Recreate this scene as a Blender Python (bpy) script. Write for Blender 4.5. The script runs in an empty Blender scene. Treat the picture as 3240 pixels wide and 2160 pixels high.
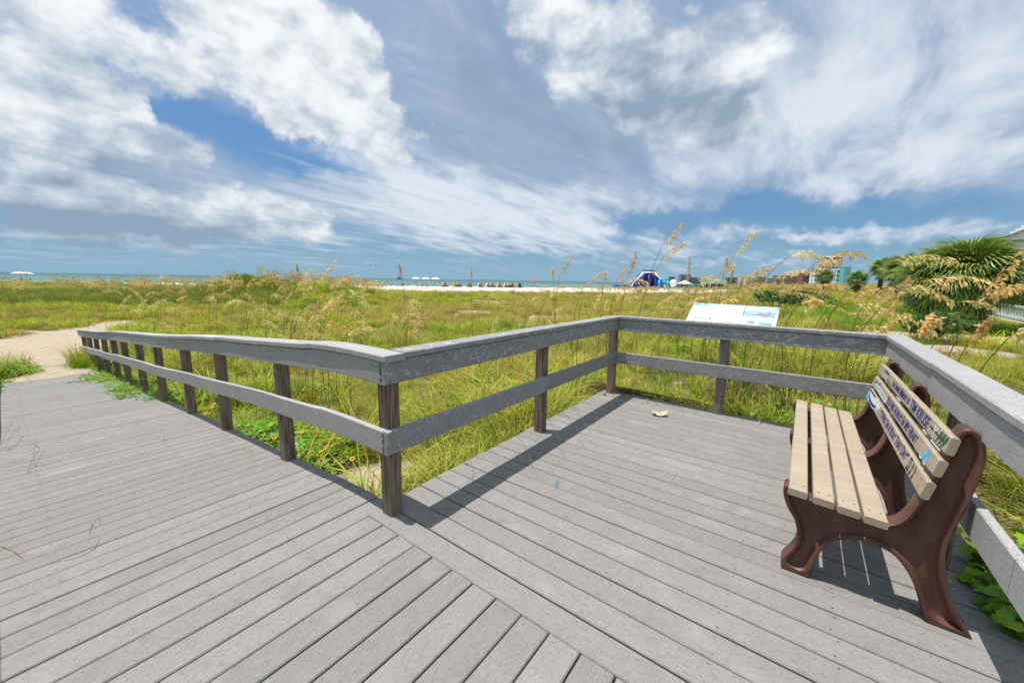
import bpy, bmesh, math, random
import numpy as np
from mathutils import Vector, Matrix, Euler

S = bpy.context.scene
COL = S.collection
rnd = random.Random(11)
npr = np.random.default_rng(5)
R = math.radians

# ---------------------------------------------------------------- camera
YAW, PITCH, ROLL, FPX = R(-36.9353), R(8.9774), R(0.9284), 1223.1
CAM = np.array([1.8806, -1.298, 1.4448])
_fwd = np.array([math.sin(YAW) * math.cos(PITCH), math.cos(YAW) * math.cos(PITCH), -math.sin(PITCH)])
_rt = np.array([math.cos(YAW), -math.sin(YAW), 0.0])
_up = np.cross(_rt, _fwd)
RT = math.cos(ROLL) * _rt + math.sin(ROLL) * _up
UP = -math.sin(ROLL) * _rt + math.cos(ROLL) * _up
cd = bpy.data.cameras.new('camera'); cd.sensor_width = 36; cd.lens = FPX / 3240 * 36
cd.clip_start = 0.05; cd.clip_end = 60000
cam = bpy.data.objects.new('camera', cd); COL.objects.link(cam)
cam.matrix_world = Matrix(((RT[0], UP[0], -_fwd[0], CAM[0]), (RT[1], UP[1], -_fwd[1], CAM[1]), (RT[2], UP[2], -_fwd[2], CAM[2]), (0, 0, 0, 1)))
S.camera = cam

def ray(u, v):
    return _fwd * FPX + RT * (u - 1620) - UP * (v - 1080)
def at(u, v, d):
    """world point that lies d metres away (measured on the ground) in the direction of a photograph pixel"""
    k = ray(u, v); return CAM + k / math.hypot(k[0], k[1]) * d
def heading(u):
    k = ray(u, 894 + .0209 * (u - 1620)); return k[:2] / math.hypot(k[0], k[1])

# ---------------------------------------------------------------- world, sun, exposure
SUN = Vector((-.215, -.12, 1.0)).normalized()
EXPO = 0.6
S.view_settings.view_transform = 'Standard'; S.view_settings.look = 'None'
S.view_settings.gamma = 1; S.view_settings.exposure = EXPO; S.view_settings.use_curve_mapping = False

W = bpy.data.worlds.new('World'); S.world = W; W.use_nodes = True
wt = W.node_tree; wt.nodes.clear()
def wn(t, **k):
    n = wt.nodes.new(t)
    for a, b in k.items(): setattr(n, a, b)
    return n
def setin(n, i, v, tree=wt):
    if isinstance(v, bpy.types.NodeSocket): tree.links.new(v, n.inputs[i])
    else: n.inputs[i].default_value = v
def mth(op, a, b=0.0, c=0.0, clamp=False):
    n = wn('ShaderNodeMath', operation=op, use_clamp=clamp)
    setin(n, 0, a); setin(n, 1, b); setin(n, 2, c); return n.outputs[0]
def mixc(f, a, b):
    n = wn('ShaderNodeMix', data_type='RGBA'); setin(n, 0, f); setin(n, 6, a); setin(n, 7, b); return n.outputs[2]
def sstep(x, lo, hi, a=0.0, b=1.0):
    n = wn('ShaderNodeMapRange', interpolation_type='SMOOTHSTEP')
    for i, v in enumerate((x, lo, hi, a, b)): setin(n, i, v)
    return n.outputs[0]
def wnoise(vec, scale, detail=8, rough=.55, dist=0.0):
    n = wn('ShaderNodeTexNoise'); setin(n, 'Vector', vec); n.inputs['Scale'].default_value = scale
    n.inputs['Detail'].default_value = detail; n.inputs['Roughness'].default_value = rough; n.inputs['Distortion'].default_value = dist
    return n
def vmath(op, a, b=(0, 0, 0)):
    n = wn('ShaderNodeVectorMath', operation=op); setin(n, 0, a); setin(n, 1, b); return n.outputs[0]

sky = wn('ShaderNodeTexSky', sky_type='NISHITA', sun_disc=False)
sky.sun_elevation = math.asin(SUN.z); sky.sun_rotation = math.atan2(SUN.x, SUN.y)
sky.air_density = 1.2; sky.dust_density = 0.6; sky.ozone_density = 2.0
tc = wn('ShaderNodeTexCoord'); DIR = tc.outputs['Generated']
sx = wn('ShaderNodeSeparateXYZ'); setin(sx, 0, DIR)
DX, DY, DZ = sx.outputs
# slow wobble so that the edges of the cloud banks break up
wob = vmath('SUBTRACT', wnoise(DIR, 5.0, 9, .66).outputs['Color'], (.5, .5, .5))
wsc = wn('ShaderNodeSeparateXYZ'); setin(wsc, 0, wob)
az = mth('ARCTAN2', DX, DY); el = mth('ARCSINE', DZ)
az = mth('ADD', az, mth('MULTIPLY', wsc.outputs[0], .30)); el2 = mth('ADD', el, mth('MULTIPLY', wsc.outputs[1], .17))
cmb = wn('ShaderNodeCombineXYZ'); setin(cmb, 0, az); setin(cmb, 1, el2)
AE = cmb.outputs[0]
def blobs(lst):
    acc = None
    for a, e, rx, ry, rot, amp in lst:
        m = wn('ShaderNodeMapping', vector_type='TEXTURE'); setin(m, 0, AE)
        m.inputs['Location'].default_value = (a, e, 0); m.inputs['Rotation'].default_value = (0, 0, rot); m.inputs['Scale'].default_value = (rx * 1.25, ry * 1.25, 1)
        g = wn('ShaderNodeTexGradient', gradient_type='SPHERICAL'); setin(g, 0, m.outputs[0])
        acc = mth('MULTIPLY_ADD', g.outputs['Fac'], amp * 1.3, acc if acc is not None else 0.0)
    return acc
# cloud banks by compass heading and height above the horizon (radians): heap clouds, veils, grey bellies, clear gaps
HEAP = [(-1.479, 0.325, 0.133, 0.144, -0.4, 1.0), (-1.432, 0.236, 0.127, 0.086, -0.23, 0.9), (-1.516, 0.196, 0.119, 0.076, 0.24, 0.7), (-1.168, 0.442, 0.225, 0.154, -0.18, 1.0), (-1.06, 0.373, 0.194, 0.135, -0.55, 1.0), (-0.973, 0.313, 0.167, 0.073, -0.3, 0.8), (-1.315, 0.326, 0.1, 0.039, -0.87, 0.55), (-1.303, 0.105, 0.236, 0.056, 0.04, 1.15), (-1.19, 0.149, 0.13, 0.045, -0.19, 0.7), (-1.286, 0.225, 0.052, 0.058, 0.18, 0.6), (-1.321, 0.196, 0.04, 0.046, 0.17, 0.45), (-1.486, 0.105, 0.129, 0.077, 0.14, 0.85), (-0.412, 0.484, 0.314, 0.118, -0.26, 0.95), (-0.275, 0.389, 0.242, 0.08, -0.46, 0.9), (-0.342, 0.315, 0.118, 0.05, -0.66, 0.5), (-0.537, 0.432, 0.111, 0.047, -0.29, 0.5), (-0.196, 0.293, 0.129, 0.05, -0.11, 0.5), (-0.214, 0.094, 0.045, 0.027, -0.03, 0.55), (-0.753, 0.104, 0.14, 0.023, 0.03, 0.5), (-1.244, 0.039, 0.06, 0.013, 0.05, 0.4), (-0.124, 0.498, 0.231, 0.075, -0.21, 0.3)]
VEIL = [(-0.837, 0.225, 0.409, 0.106, -0.08, 0.8), (-0.678, 0.152, 0.513, 0.071, -0.03, 0.75), (-1.032, 0.237, 0.222, 0.055, -0.07, 0.5), (0.017, 0.39, 0.368, 0.184, 0.05, 0.72), (-0.107, 0.281, 0.314, 0.108, 0.09, 0.7), (0.133, 0.239, 0.168, 0.043, 0.12, 0.6), (0.073, 0.194, 0.224, 0.031, 0.13, 0.45), (0.052, 0.108, 0.273, 0.026, -0.02, 0.75), (-0.044, 0.039, 0.318, 0.02, -0.01, 0.5), (-0.513, 0.092, 0.426, 0.052, -0.03, 0.5), (-0.713, 0.484, 0.22, 0.189, 0.04, 0.5), (-1.076, 0.076, 0.373, 0.048, 0.05, 0.3), (-1.493, 0.041, 0.211, 0.043, 0.07, 0.2), (0.209, 0.299, 0.141, 0.237, -0.29, 0.35), (-1.377, 0.401, 0.119, 0.06, 0.32, 0.3)]
GREY = [(-1.506, 0.088, 0.158, 0.069, 0.12, 0.7), (-1.363, 0.09, 0.207, 0.036, 0.03, 0.8), (-1.168, 0.125, 0.128, 0.037, -0.11, 0.5), (-1.4, 0.189, 0.144, 0.06, -0.03, 0.7), (-1.5, 0.27, 0.10, 0.05, 0.2, 0.35), (-1.17, 0.415, 0.118, 0.076, 0.22, 0.45), (-0.98, 0.36, 0.09, 0.08, -.3, 0.3), (-0.219, 0.351, 0.216, 0.082, -0.34, 0.9), (-0.334, 0.448, 0.148, 0.088, -0.11, 0.7), (-0.167, 0.476, 0.097, 0.046, -0.19, 0.5), (-0.523, 0.324, 0.331, 0.114, -0.09, 0.75), (-0.753, 0.445, 0.171, 0.176, 0.05, 0.65), (-0.677, 0.106, 0.162, 0.023, 0.02, 0.7), (-1.523, 0.138, 0.054, 0.039, 0.19, 0.4), (-0.162, 0.28, 0.092, 0.049, -0.12, 0.5), (0.196, 0.244, 0.121, 0.128, -0.23, 0.25)]
CLEAR = [(-1.227, 0.259, 0.125, 0.062, -0.21, 0.72), (-1.086, 0.231, 0.098, 0.040, -0.24, 0.6), (-1.319, 0.291, 0.051, 0.047, -0.41, 0.5), (-1.382, 0.399, 0.058, 0.064, -0.56, 0.45), (-0.331, 0.15, 0.088, 0.024, -0.03, 0.7), (-0.07, 0.146, 0.227, 0.03, -0.01, 0.85), (0.162, 0.142, 0.131, 0.029, 0.07, 0.6), (0.023, 0.081, 0.225, 0.013, -0.04, 0.4)]
bH, bV, bG, bC = blobs(HEAP), blobs(VEIL), blobs(GREY), blobs(CLEAR)
# away from the banks in view broken cloud goes on round the sky, its unseen white veil brightened for ambient fill
big = wnoise(DIR, 2.2, 4, .5).outputs['Fac']
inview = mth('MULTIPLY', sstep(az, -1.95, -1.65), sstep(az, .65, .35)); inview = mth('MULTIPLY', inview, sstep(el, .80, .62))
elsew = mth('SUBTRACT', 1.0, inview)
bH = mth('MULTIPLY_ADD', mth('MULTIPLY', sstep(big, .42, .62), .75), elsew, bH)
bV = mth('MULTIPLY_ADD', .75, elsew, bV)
bG = mth('MULTIPLY_ADD', mth('MULTIPLY', sstep(big, .5, .7), .5), elsew, bG)
# heaped noise (billows) and streaky noise
dz3 = vmath('MULTIPLY', DIR, (1, 1, 1.5))
dsh = vmath('ADD', dz3, (-.016, -.010, .048))
def heap_noise(v, d1, d2):
    a = wnoise(v, 4.4, d1, .55, .05).outputs['Fac']; b_ = wnoise(v, 7.2, d2, .60, .05).outputs['Fac']
    return mth('ADD', a, mth('MULTIPLY', mth('ABSOLUTE', mth('SUBTRACT', b_, .5)), .75))
n1 = heap_noise(dz3, 9, 9); n1s = heap_noise(dsh, 5, 5)
zz = mth('MAXIMUM', DZ, 0.0); zz = mth('ADD', zz, .12)
pl = wn('ShaderNodeCombineXYZ'); setin(pl, 0, mth('DIVIDE', DX, zz)); setin(pl, 1, mth('DIVIDE', DY, zz)); setin(pl, 2, 0.0)
plm = wn('ShaderNodeMapping'); setin(plm, 0, pl.outputs[0]); plm.inputs['Rotation'].default_value = (0, 0, R(-25)); plm.inputs['Scale'].default_value = (1.6, .62, 1)
n2 = wnoise(plm.outputs[0], 1.1, 10, .62, .6).outputs['Fac']
n3 = wnoise(plm.outputs[0], 2.6, 9, .62, .5).outputs['Fac']
# blue air
tint = mixc(sstep(el, 0.0, .32), (.60, .70, .74, 1), (.68, .86, 1.0, 1))
mulc = wn('ShaderNodeMix', data_type='RGBA', blend_type='MULTIPLY'); mulc.inputs[0].default_value = 1; setin(mulc, 6, sky.outputs[0]); setin(mulc, 7, tint)
scl = wn('ShaderNodeMix', data_type='RGBA', blend_type='MULTIPLY'); scl.inputs[0].default_value = 1; setin(scl, 6, mulc.outputs[2]); scl.inputs[7].default_value = (.085, .085, .085, 1)
blue = mixc(sstep(el, -.02, .24, .92, .35), scl.outputs[2], mixc(sstep(el, .0, .20), (.215, .395, .54, 1), (.09, .26, .57, 1)))
# thin grey sheet over most of the sky, open in the clear gaps and near the horizon
gd = mth('SUBTRACT', mth('ADD', .62, mth('MULTIPLY', bG, .5)), mth('MULTIPLY', bC, 1.0)); gd = mth('ADD', gd, mth('MULTIPLY', mth('SUBTRACT', n2, .5), .7), clamp=True)
gd = mth('MULTIPLY', gd, sstep(el, .06, .20, .15, .92))
gcol = mixc(mth('ADD', mth('MULTIPLY', bG, .55), mth('MULTIPLY', mth('SUBTRACT', .5, n2), 2.0), clamp=True), (.40, .48, .59, 1), (.185, .275, .39, 1))
c1 = mixc(gd, blue, gcol)
# white veil, streaked
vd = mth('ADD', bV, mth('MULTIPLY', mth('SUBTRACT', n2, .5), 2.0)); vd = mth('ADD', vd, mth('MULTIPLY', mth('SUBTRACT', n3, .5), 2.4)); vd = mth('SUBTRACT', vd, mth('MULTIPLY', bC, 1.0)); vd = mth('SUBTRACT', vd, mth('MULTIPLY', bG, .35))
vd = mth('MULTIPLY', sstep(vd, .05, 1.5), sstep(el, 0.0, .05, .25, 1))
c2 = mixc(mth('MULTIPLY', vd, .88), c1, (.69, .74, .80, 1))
# heaps
hd = mth('ADD', bH, mth('MULTIPLY', mth('SUBTRACT', n1, .60), 2.0)); hd = mth('SUBTRACT', hd, mth('MULTIPLY', bC, .45))
dens = mth('POWER', sstep(hd, .28, .72), .85)
core = sstep(hd, .5, 1.5)
rel = mth('MULTIPLY', mth('SUBTRACT', n1, n1s), 2.2)
br = mth('ADD', .60, rel); br = mth('SUBTRACT', br, mth('MULTIPLY', bG, .48)); br = mth('ADD', br, mth('MULTIPLY', core, .10)); br = mth('ADD', br, mth('MULTIPLY', mth('SUBTRACT', n2, .5), 1.1))
br = mth('ADD', br, sstep(el, .05, .30, -.14, .08), clamp=True)
hcr = wn('ShaderNodeValToRGB'); setin(hcr, 0, br)
e = hcr.color_ramp.elements; e[0].position = 0.0; e[0].color = (.25, .335, .44, 1); e[1].position = 1.0; e[1].color = (.83, .845, .86, 1)
for p, c in ((.35, (.40, .48, .57, 1)), (.60, (.57, .63, .69, 1)), (.80, (.73, .765, .80, 1))):
    q = hcr.color_ramp.elements.new(p); q.color = c
c3 = mixc(mth('MULTIPLY', dens, .96), c2, hcr.outputs[0])
bg = wn('ShaderNodeBackground'); setin(bg, 0, c3); bg.inputs[1].default_value = .76
wo = wn('ShaderNodeOutputWorld'); wt.links.new(bg.outputs[0], wo.inputs[0])
try:
    W.cycles.sampling_method = 'MANUAL'; W.cycles.sample_map_resolution = 512
except Exception: pass

sl = bpy.data.lights.new('sun', 'SUN'); sl.energy = 3.9; sl.angle = R(.53); sl.color = (1, .955, .88)
so = bpy.data.objects.new('sun', sl); COL.objects.link(so)
so.rotation_euler = SUN.to_track_quat('Z', 'Y').to_euler(); so.location = (0, 0, 30)
S.cycles.max_bounces = 6; S.cycles.diffuse_bounces = 3; S.cycles.transparent_max_bounces = 8; S.cycles.caustics_reflective = False; S.cycles.caustics_refractive = False

# ---------------------------------------------------------------- helpers
def tag(o, label=None, cat=None, group=None, kind=None):
    for k, v in (('label', label), ('category', cat), ('group', group), ('kind', kind)):
        if v: o[k] = v
    return o
def empty(name, loc=(0, 0, 0), rz=0):
    o = bpy.data.objects.new(name, None); COL.objects.link(o); o.location = loc; o.rotation_euler = (0, 0, rz); o.empty_display_size = .1
    return o
def mk(name, V, F, m=None, parent=None, smooth=False, loc=None, cols=None):
    me = bpy.data.meshes.new(name); me.from_pydata([tuple(map(float, v)) for v in V], [], [tuple(f) for f in F])
    if m is not None: me.materials.append(m)
    if smooth: me.shade_smooth()
    if cols is not None:
        a = me.attributes.new('Col', 'FLOAT_COLOR', 'POINT'); a.data.foreach_set('color', np.asarray(cols, 'f').ravel())
    return link(name, me, parent, loc)
def link(name, me, parent=None, loc=None):
    o = bpy.data.objects.new(name, me); COL.objects.link(o)
    if parent: o.parent = parent
    if loc is not None: o.location = loc
    return o
class MB:
    def __init__(s): s.V = []; s.F = []; s.mi = []
    def add(s, V, F, m=0):
        b = len(s.V); s.V += [tuple(v) for v in V]; s.F += [tuple(i + b for i in f) for f in F]; s.mi += [m] * len(F); return s
    def box(s, x0, x1, y0, y1, z0, z1, m=0):
        V = [(x, y, z) for z in (z0, z1) for y in (y0, y1) for x in (x0, x1)]
        return s.add(V, [(0, 2, 3, 1), (4, 5, 7, 6), (0, 1, 5, 4), (2, 6, 7, 3), (0, 4, 6, 2), (1, 3, 7, 5)], m)
    def tube(s, pts, rad, n=6, m=0, cap=True):
        pts = [Vector(p) for p in pts]; b = len(s.V); k = len(pts)
        if not hasattr(rad, '__len__'): rad = [rad] * k
        ref = None
        for i, p in enumerate(pts):
            t = (pts[min(i + 1, k - 1)] - pts[max(i - 1, 0)]).normalized()
            if ref is None: ref = t.orthogonal().normalized()
            a = (ref - t * ref.dot(t)).normalized(); ref = a; c = t.cross(a)
            for j in range(n):
                th = 2 * math.pi * j / n; s.V.append(tuple(p + (a * math.cos(th) + c * math.sin(th)) * rad[i]))
        for i in range(k - 1):
            for j in range(n):
                j2 = (j + 1) % n; s.F.append((b + i * n + j, b + i * n + j2, b + (i + 1) * n + j2, b + (i + 1) * n + j)); s.mi.append(m)
        if cap:
            s.F.append(tuple(b + j for j in reversed(range(n)))); s.mi.append(m)
            s.F.append(tuple(b + (k - 1) * n + j for j in range(n))); s.mi.append(m)
        return s
    def ell(s, c, r, nu=10, nv=6, m=0, v0=-math.pi / 2, v1=math.pi / 2):
        b = len(s.V)
        for i in range(nv + 1):
            ph = v0 + (v1 - v0) * i / nv
            for j in range(nu):
                th = 2 * math.pi * j / nu
                s.V.append((c[0] + r[0] * math.cos(ph) * math.cos(th), c[1] + r[1] * math.cos(ph) * math.sin(th), c[2] + r[2] * math.sin(ph)))
        for i in range(nv):
            for j in range(nu):
                j2 = (j + 1) % nu; s.F.append((b + i * nu + j, b + i * nu + j2, b + (i + 1) * nu + j2, b + (i + 1) * nu + j)); s.mi.append(m)
        return s
    def build(s, name, mats, parent=None, smooth=False, loc=None):
        if not isinstance(mats, (list, tuple)): mats = [mats]
        o = mk(name, s.V, s.F, None, parent, smooth, loc)
        for m in mats: o.data.materials.append(m)
        if len(mats) > 1: o.data.polygons.foreach_set('material_index', s.mi)
        return o

# ---------------------------------------------------------------- materials
def nmat(name):
    m = bpy.data.materials.new(name); m.use_nodes = True; t = m.node_tree; t.nodes.clear()
    out = t.nodes.new('ShaderNodeOutputMaterial'); p = t.nodes.new('ShaderNodeBsdfPrincipled'); t.links.new(p.outputs[0], out.inputs[0])
    return m, t, p, out
class NB:
    """small node-building helper for one tree"""
    def __init__(s, t): s.t = t
    def n(s, ty, **k):
        o = s.t.nodes.new(ty)
        for a, b in k.items(): setattr(o, a, b)
        return o
    def i(s, n, k, v):
        if isinstance(v, bpy.types.NodeSocket): s.t.links.new(v, n.inputs[k])
        else: n.inputs[k].default_value = v
    def co(s, which='Object', scale=(1, 1, 1), rot=(0, 0, 0), rand=False):
        c = s.n('ShaderNodeTexCoord').outputs[which]
        if rand:
            oi = s.n('ShaderNodeObjectInfo'); v = s.n('ShaderNodeVectorMath', operation='SCALE'); v.inputs[0].default_value = (31, 17, 23); s.i(v, 'Scale', oi.outputs['Random'])
            a = s.n('ShaderNodeVectorMath', operation='ADD'); s.i(a, 0, c); s.i(a, 1, v.outputs[0]); c = a.outputs[0]
        m = s.n('ShaderNodeMapping'); s.i(m, 0, c); m.inputs['Scale'].default_value = scale; m.inputs['Rotation'].default_value = rot
        return m.outputs[0]
    def noise(s, v, sc, det=4, ro=.5, di=0):
        o = s.n('ShaderNodeTexNoise'); s.i(o, 'Vector', v); o.inputs['Scale'].default_value = sc; o.inputs['Detail'].default_value = det; o.inputs['Roughness'].default_value = ro; o.inputs['Distortion'].default_value = di
        return o.outputs['Fac']
    def rng(s, x, lo, hi, a=0., b=1.):
        o = s.n('ShaderNodeMapRange', interpolation_type='SMOOTHSTEP')
        for k, v in enumerate((x, lo, hi, a, b)): s.i(o, k, v)
        return o.outputs[0]
    def mix(s, f, a, b, blend='MIX'):
        o = s.n('ShaderNodeMix', data_type='RGBA', blend_type=blend); s.i(o, 0, f); s.i(o, 6, a); s.i(o, 7, b); return o.outputs[2]
    def m(s, op, a, b=0., c=0., clamp=False):
        o = s.n('ShaderNodeMath', operation=op, use_clamp=clamp); s.i(o, 0, a); s.i(o, 1, b); s.i(o, 2, c); return o.outputs[0]
    def rand(s): return s.n('ShaderNodeObjectInfo').outputs['Random']
    def bump(s, p, h, st=.3, d=.01):
        o = s.n('ShaderNodeBump'); s.i(o, 'Height', h); o.inputs['Strength'].default_value = st; o.inputs['Distance'].default_value = d; s.i(p, 'Normal', o.outputs[0])
def c4(c): return (c[0], c[1], c[2], 1)
def plain(name, col, rough=.6, var=.25, sc=8, bump=0, spec=.4, metal=0, coord='Object'):
    m, t, p, o = nmat(name); b = NB(t)
    n = b.noise(b.co(coord), sc, 5, .6)
    f = b.rng(n, .25, .75)
    b.i(p, 'Base Color', b.mix(f, c4([x * (1 - var) for x in col]), c4([min(1, x * (1 + var)) for x in col])))
    p.inputs['Roughness'].default_value = rough; p.inputs['Specular IOR Level'].default_value = spec; p.inputs['Metallic'].default_value = metal
    if bump: b.bump(p, n, bump, .01)
    return m

def composite(name, base, lichen=0., grain=(2.2, 40, 40), stain=0.):
    """weathered recycled-plastic lumber: speckled, streaked along its length, bleached blotches"""
    m, t, p, o = nmat(name); b = NB(t)
    L = b.co('Object', grain, rand=True); I = b.co('Object', (1, 1, 1), rand=True)
    streak = b.noise(L, 6, 4, .65); fine = b.noise(I, 130, 3, .65); mid = b.noise(b.co('Object', (12, 30, 30), rand=True), 5, 3, .7); blot = b.noise(I, 2.6, 6, .6, .4); blot2 = b.noise(I, 9, 5, .65)
    c = b.mix(b.rng(streak, .25, .75), c4([x * .86 for x in base]), c4([x * 1.10 for x in base]))
    c = b.mix(b.m('MULTIPLY', b.rng(mid, .48, .32), .55), c, c4([x * .50 for x in base]))
    c = b.mix(b.m('MULTIPLY', b.rng(fine, .42, .30), .7), c, c4([x * .38 for x in base]))
    c = b.mix(b.m('MULTIPLY', b.rng(fine, .62, .74), .5), c, c4([min(.8, x * 1.7) for x in base]))
    c = b.mix(b.m('MULTIPLY', b.rng(blot, .54, .70), .30), c, c4([min(.8, x * 1.45) for x in base]))
    c = b.mix(b.m('MULTIPLY', b.rng(blot2, .52, .72), .40), c, c4((base[0] * .72, base[1] * .66, base[2] * .58)))
    if lichen:
        vo = b.n('ShaderNodeTexVoronoi'); b.i(vo, 'Vector', I); vo.inputs['Scale'].default_value = 15
        warp = b.noise(I, 26, 4, .65, 1.0)
        spots = b.rng(b.m('SUBTRACT', warp, b.m('MULTIPLY', b.noise(I, 5, 3, .6), .0)), .55, .585)
        c = b.mix(b.m('MULTIPLY', spots, lichen), c, c4([min(.8, x * 2.0) for x in base]))
        c = b.mix(b.m('MULTIPLY', b.rng(b.noise(I, 17, 4, .6, .6), .44, .36), .35 * lichen), c, c4([x * .55 for x in base]))
    if stain:
        s1 = b.m('MULTIPLY', b.rng(b.noise(b.co('Object', (.6, 3, 3), rand=True), 7, 5, .7, .3), .58, .66), stain)
        c = b.mix(s1, c, (.14, .085, .05, 1))
    hs = b.n('ShaderNodeHueSaturation'); b.i(hs, 'Color', c); b.i(hs, 'Value', b.m('MULTIPLY_ADD', b.rand(), .16, .92))
    b.i(p, 'Base Color', hs.outputs[0]); p.inputs['Roughness'].default_value = .82; p.inputs['Specular IOR Level'].default_value = .25
    b.bump(p, b.m('ADD', b.m('MULTIPLY', fine, .6), b.m('MULTIPLY', streak, .5)), .35, .004)
    return m
GREY_ = (.205, .202, .198)
M = {}
M['plank'] = composite('deck_plank_grey', (.224, .217, .209))
M['rail'] = composite('rail_grey', (.355, .353, .352), lichen=.0, grain=(5, 30, 30))
M['rail_lichen'] = composite('rail_grey_lichen', (.245, .246, .248), lichen=.55, grain=(5, 30, 30))
M['rail_lichen_low'] = composite('rail_grey_lichen_low', (.255, .255, .253), lichen=.28, grain=(5, 30, 30))
M['rail_worn'] = composite('rail_grey_worn', (.335, .333, .333), grain=(4, 30, 30), stain=.0)

def wood(name, a, d):
    m, t, p, o = nmat(name); b = NB(t)
    v = b.co('Object', (26, 26, 1.3), rand=True)
    g = b.noise(v, 3.2, 5, .62, .7); cr = b.noise(b.co('Object', (40, 40, .9), rand=True), 2.2, 3, .5, .5); k = b.noise(b.co('Object', (3, 3, 1.2), rand=True), 2, 4, .6)
    c = b.mix(b.rng(g, .3, .7), c4(d), c4(a)); c = b.mix(b.m('MULTIPLY', b.rng(k, .4, .7), .5), c, c4((.19, .185, .175)))
    c = b.mix(b.m('MULTIPLY', b.rng(cr, .42, .34), .85), c, (.012, .010, .008, 1))
    b.i(p, 'Base Color', c); p.inputs['Roughness'].default_value = .9; p.inputs['Specular IOR Level'].default_value = .2
    b.bump(p, b.m('ADD', g, b.rng(cr, .34, .42)), .7, .006)
    return m
M['post'] = wood('weathered_post', (.30, .235, .17), (.085, .060, .042))
M['post_grey'] = wood('greyed_post', (.27, .255, .235), (.13, .115, .10))
M['joist'] = plain('dark_joist', (.06, .05, .042), .9)
M['screw'] = plain('screw_steel', (.42, .42, .44), .38, .1, 40, metal=.8)
M['screw_dark'] = plain('screw_slot', (.03, .03, .035), .6)

# ground
def ground_mat():
    m, t, p, o = nmat('dune_ground'); b = NB(t)
    v = b.co('Object')
    at_ = b.n('ShaderNodeAttribute', attribute_name='Col'); sep = b.n('ShaderNodeSeparateColor'); b.i(sep, 0, at_.outputs['Color'])
    n1 = b.noise(v, .9, 6, .65); n2 = b.noise(v, 6, 5, .65); n3 = b.noise(v, 60, 3, .6); n4 = b.noise(v, .13, 5, .6)
    sand = b.mix(b.rng(n2, .3, .7), (.345, .285, .215, 1), (.46, .395, .31, 1))
    sand = b.mix(b.m('MULTIPLY', b.rng(n3, .45, .32), .5), sand, (.25, .20, .14, 1))
    sand = b.mix(b.m('MULTIPLY', sep.outputs[1], .85), sand, (.62, .57, .50, 1))
    gr = b.mix(b.rng(n1, .3, .7), (.115, .110, .032, 1), (.185, .170, .055, 1)); gr = b.mix(b.m('MULTIPLY', b.rng(n2, .5, .7), .6), gr, (.09, .12, .022, 1))
    gr = b.mix(b.m('MULTIPLY', b.rng(n4, .50, .64), .5), gr, (.24, .21, .06, 1)); gr = b.mix(b.m('MULTIPLY', b.rng(n3, .5, .7), .35), gr, (.11, .09, .035, 1))
    gr = b.mix(sep.outputs[2], gr, b.mix(b.rng(n2, .3, .7), (.11, .20, .014, 1), (.16, .26, .02, 1)))
    f = b.rng(b.m('ADD', sep.outputs[0], b.m('MULTIPLY', b.m('SUBTRACT', n2, .5), .7)), .35, .62)
    b.i(p, 'Base Color', b.mix(f, sand, gr)); p.inputs['Roughness'].default_value = .95; p.inputs['Specular IOR Level'].default_value = .1
    b.bump(p, b.m('ADD', b.m('ADD', n2, b.m('MULTIPLY', n3, .3)), b.m('MULTIPLY', b.noise(v, 2.6, 4, .6), 1.2)), .8, .08)
    return m
M['ground'] = ground_mat()
def leafmat(name, hue=.06, trans=.35, rough=.5, val=.4):
    m = bpy.data.materials.new(name); m.use_nodes = True; t = m.node_tree; t.nodes.clear(); b = NB(t)
    out = b.n('ShaderNodeOutputMaterial'); p = b.n('ShaderNodeBsdfPrincipled'); tr = b.n('ShaderNodeBsdfTranslucent'); mx = b.n('ShaderNodeMixShader')
    a = b.n('ShaderNodeAttribute', attribute_name='Col'); hs = b.n('ShaderNodeHueSaturation'); b.i(hs, 'Color', a.outputs['Color'])
    r = b.rand(); b.i(hs, 'Hue', b.m('MULTIPLY_ADD', r, hue, .5 - hue / 2)); b.i(hs, 'Value', b.m('MULTIPLY_ADD', b.m('FRACT', b.m('MULTIPLY', r, 7.31)), val, 1 - val / 2))
    b.i(p, 'Base Color', hs.outputs[0]); p.inputs['Roughness'].default_value = rough; p.inputs['Specular IOR Level'].default_value = .3
    b.i(tr, 'Color', hs.outputs[0]); mx.inputs[0].default_value = trans
    t.links.new(p.outputs[0], mx.inputs[1]); t.links.new(tr.outputs[0], mx.inputs[2]); t.links.new(mx.outputs[0], out.inputs[0])
    return m
M['grass'] = leafmat('grass_blades', .05, .4, .55)
M['leaf'] = leafmat('green_leaves', .03, .35, .42, .3)
M['oat'] = leafmat('sea_oat_straw', .02, .5, .6, .25)
M['palm'] = leafmat('palm_fronds', .02, .2, .4, .35)

# ---------------------------------------------------------------- terrain
_H = np.random.default_rng(77).random((256, 256))
def vn(x, y):
    xi = np.floor(x).astype(int); yi = np.floor(y).astype(int); fx = x - xi; fy = y - yi
    fx = fx * fx * (3 - 2 * fx); fy = fy * fy * (3 - 2 * fy)
    g = lambda a, b: _H[a % 256, b % 256]
    return (g(xi, yi) * (1 - fx) + g(xi + 1, yi) * fx) * (1 - fy) + (g(xi, yi + 1) * (1 - fx) + g(xi + 1, yi + 1) * fx) * fy
def fbm(x, y, o=4):
    s = 0; a = .5
    for i in range(o): s = s + a * vn(x * 2 ** i + 13.7 * i, y * 2 ** i + 7.1 * i); a *= .5
    return s / (1 - .5 ** o)
def ss(x, a, b):
    t = np.clip((x - a) / (b - a), 0, 1); return t * t * (3 - 2 * t)
def gau(x, y, cx, cy, sx_, sy_): return np.exp(-((x - cx) / sx_) ** 2 - ((y - cy) / sy_) ** 2)
SEA_Z = -2.0
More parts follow.
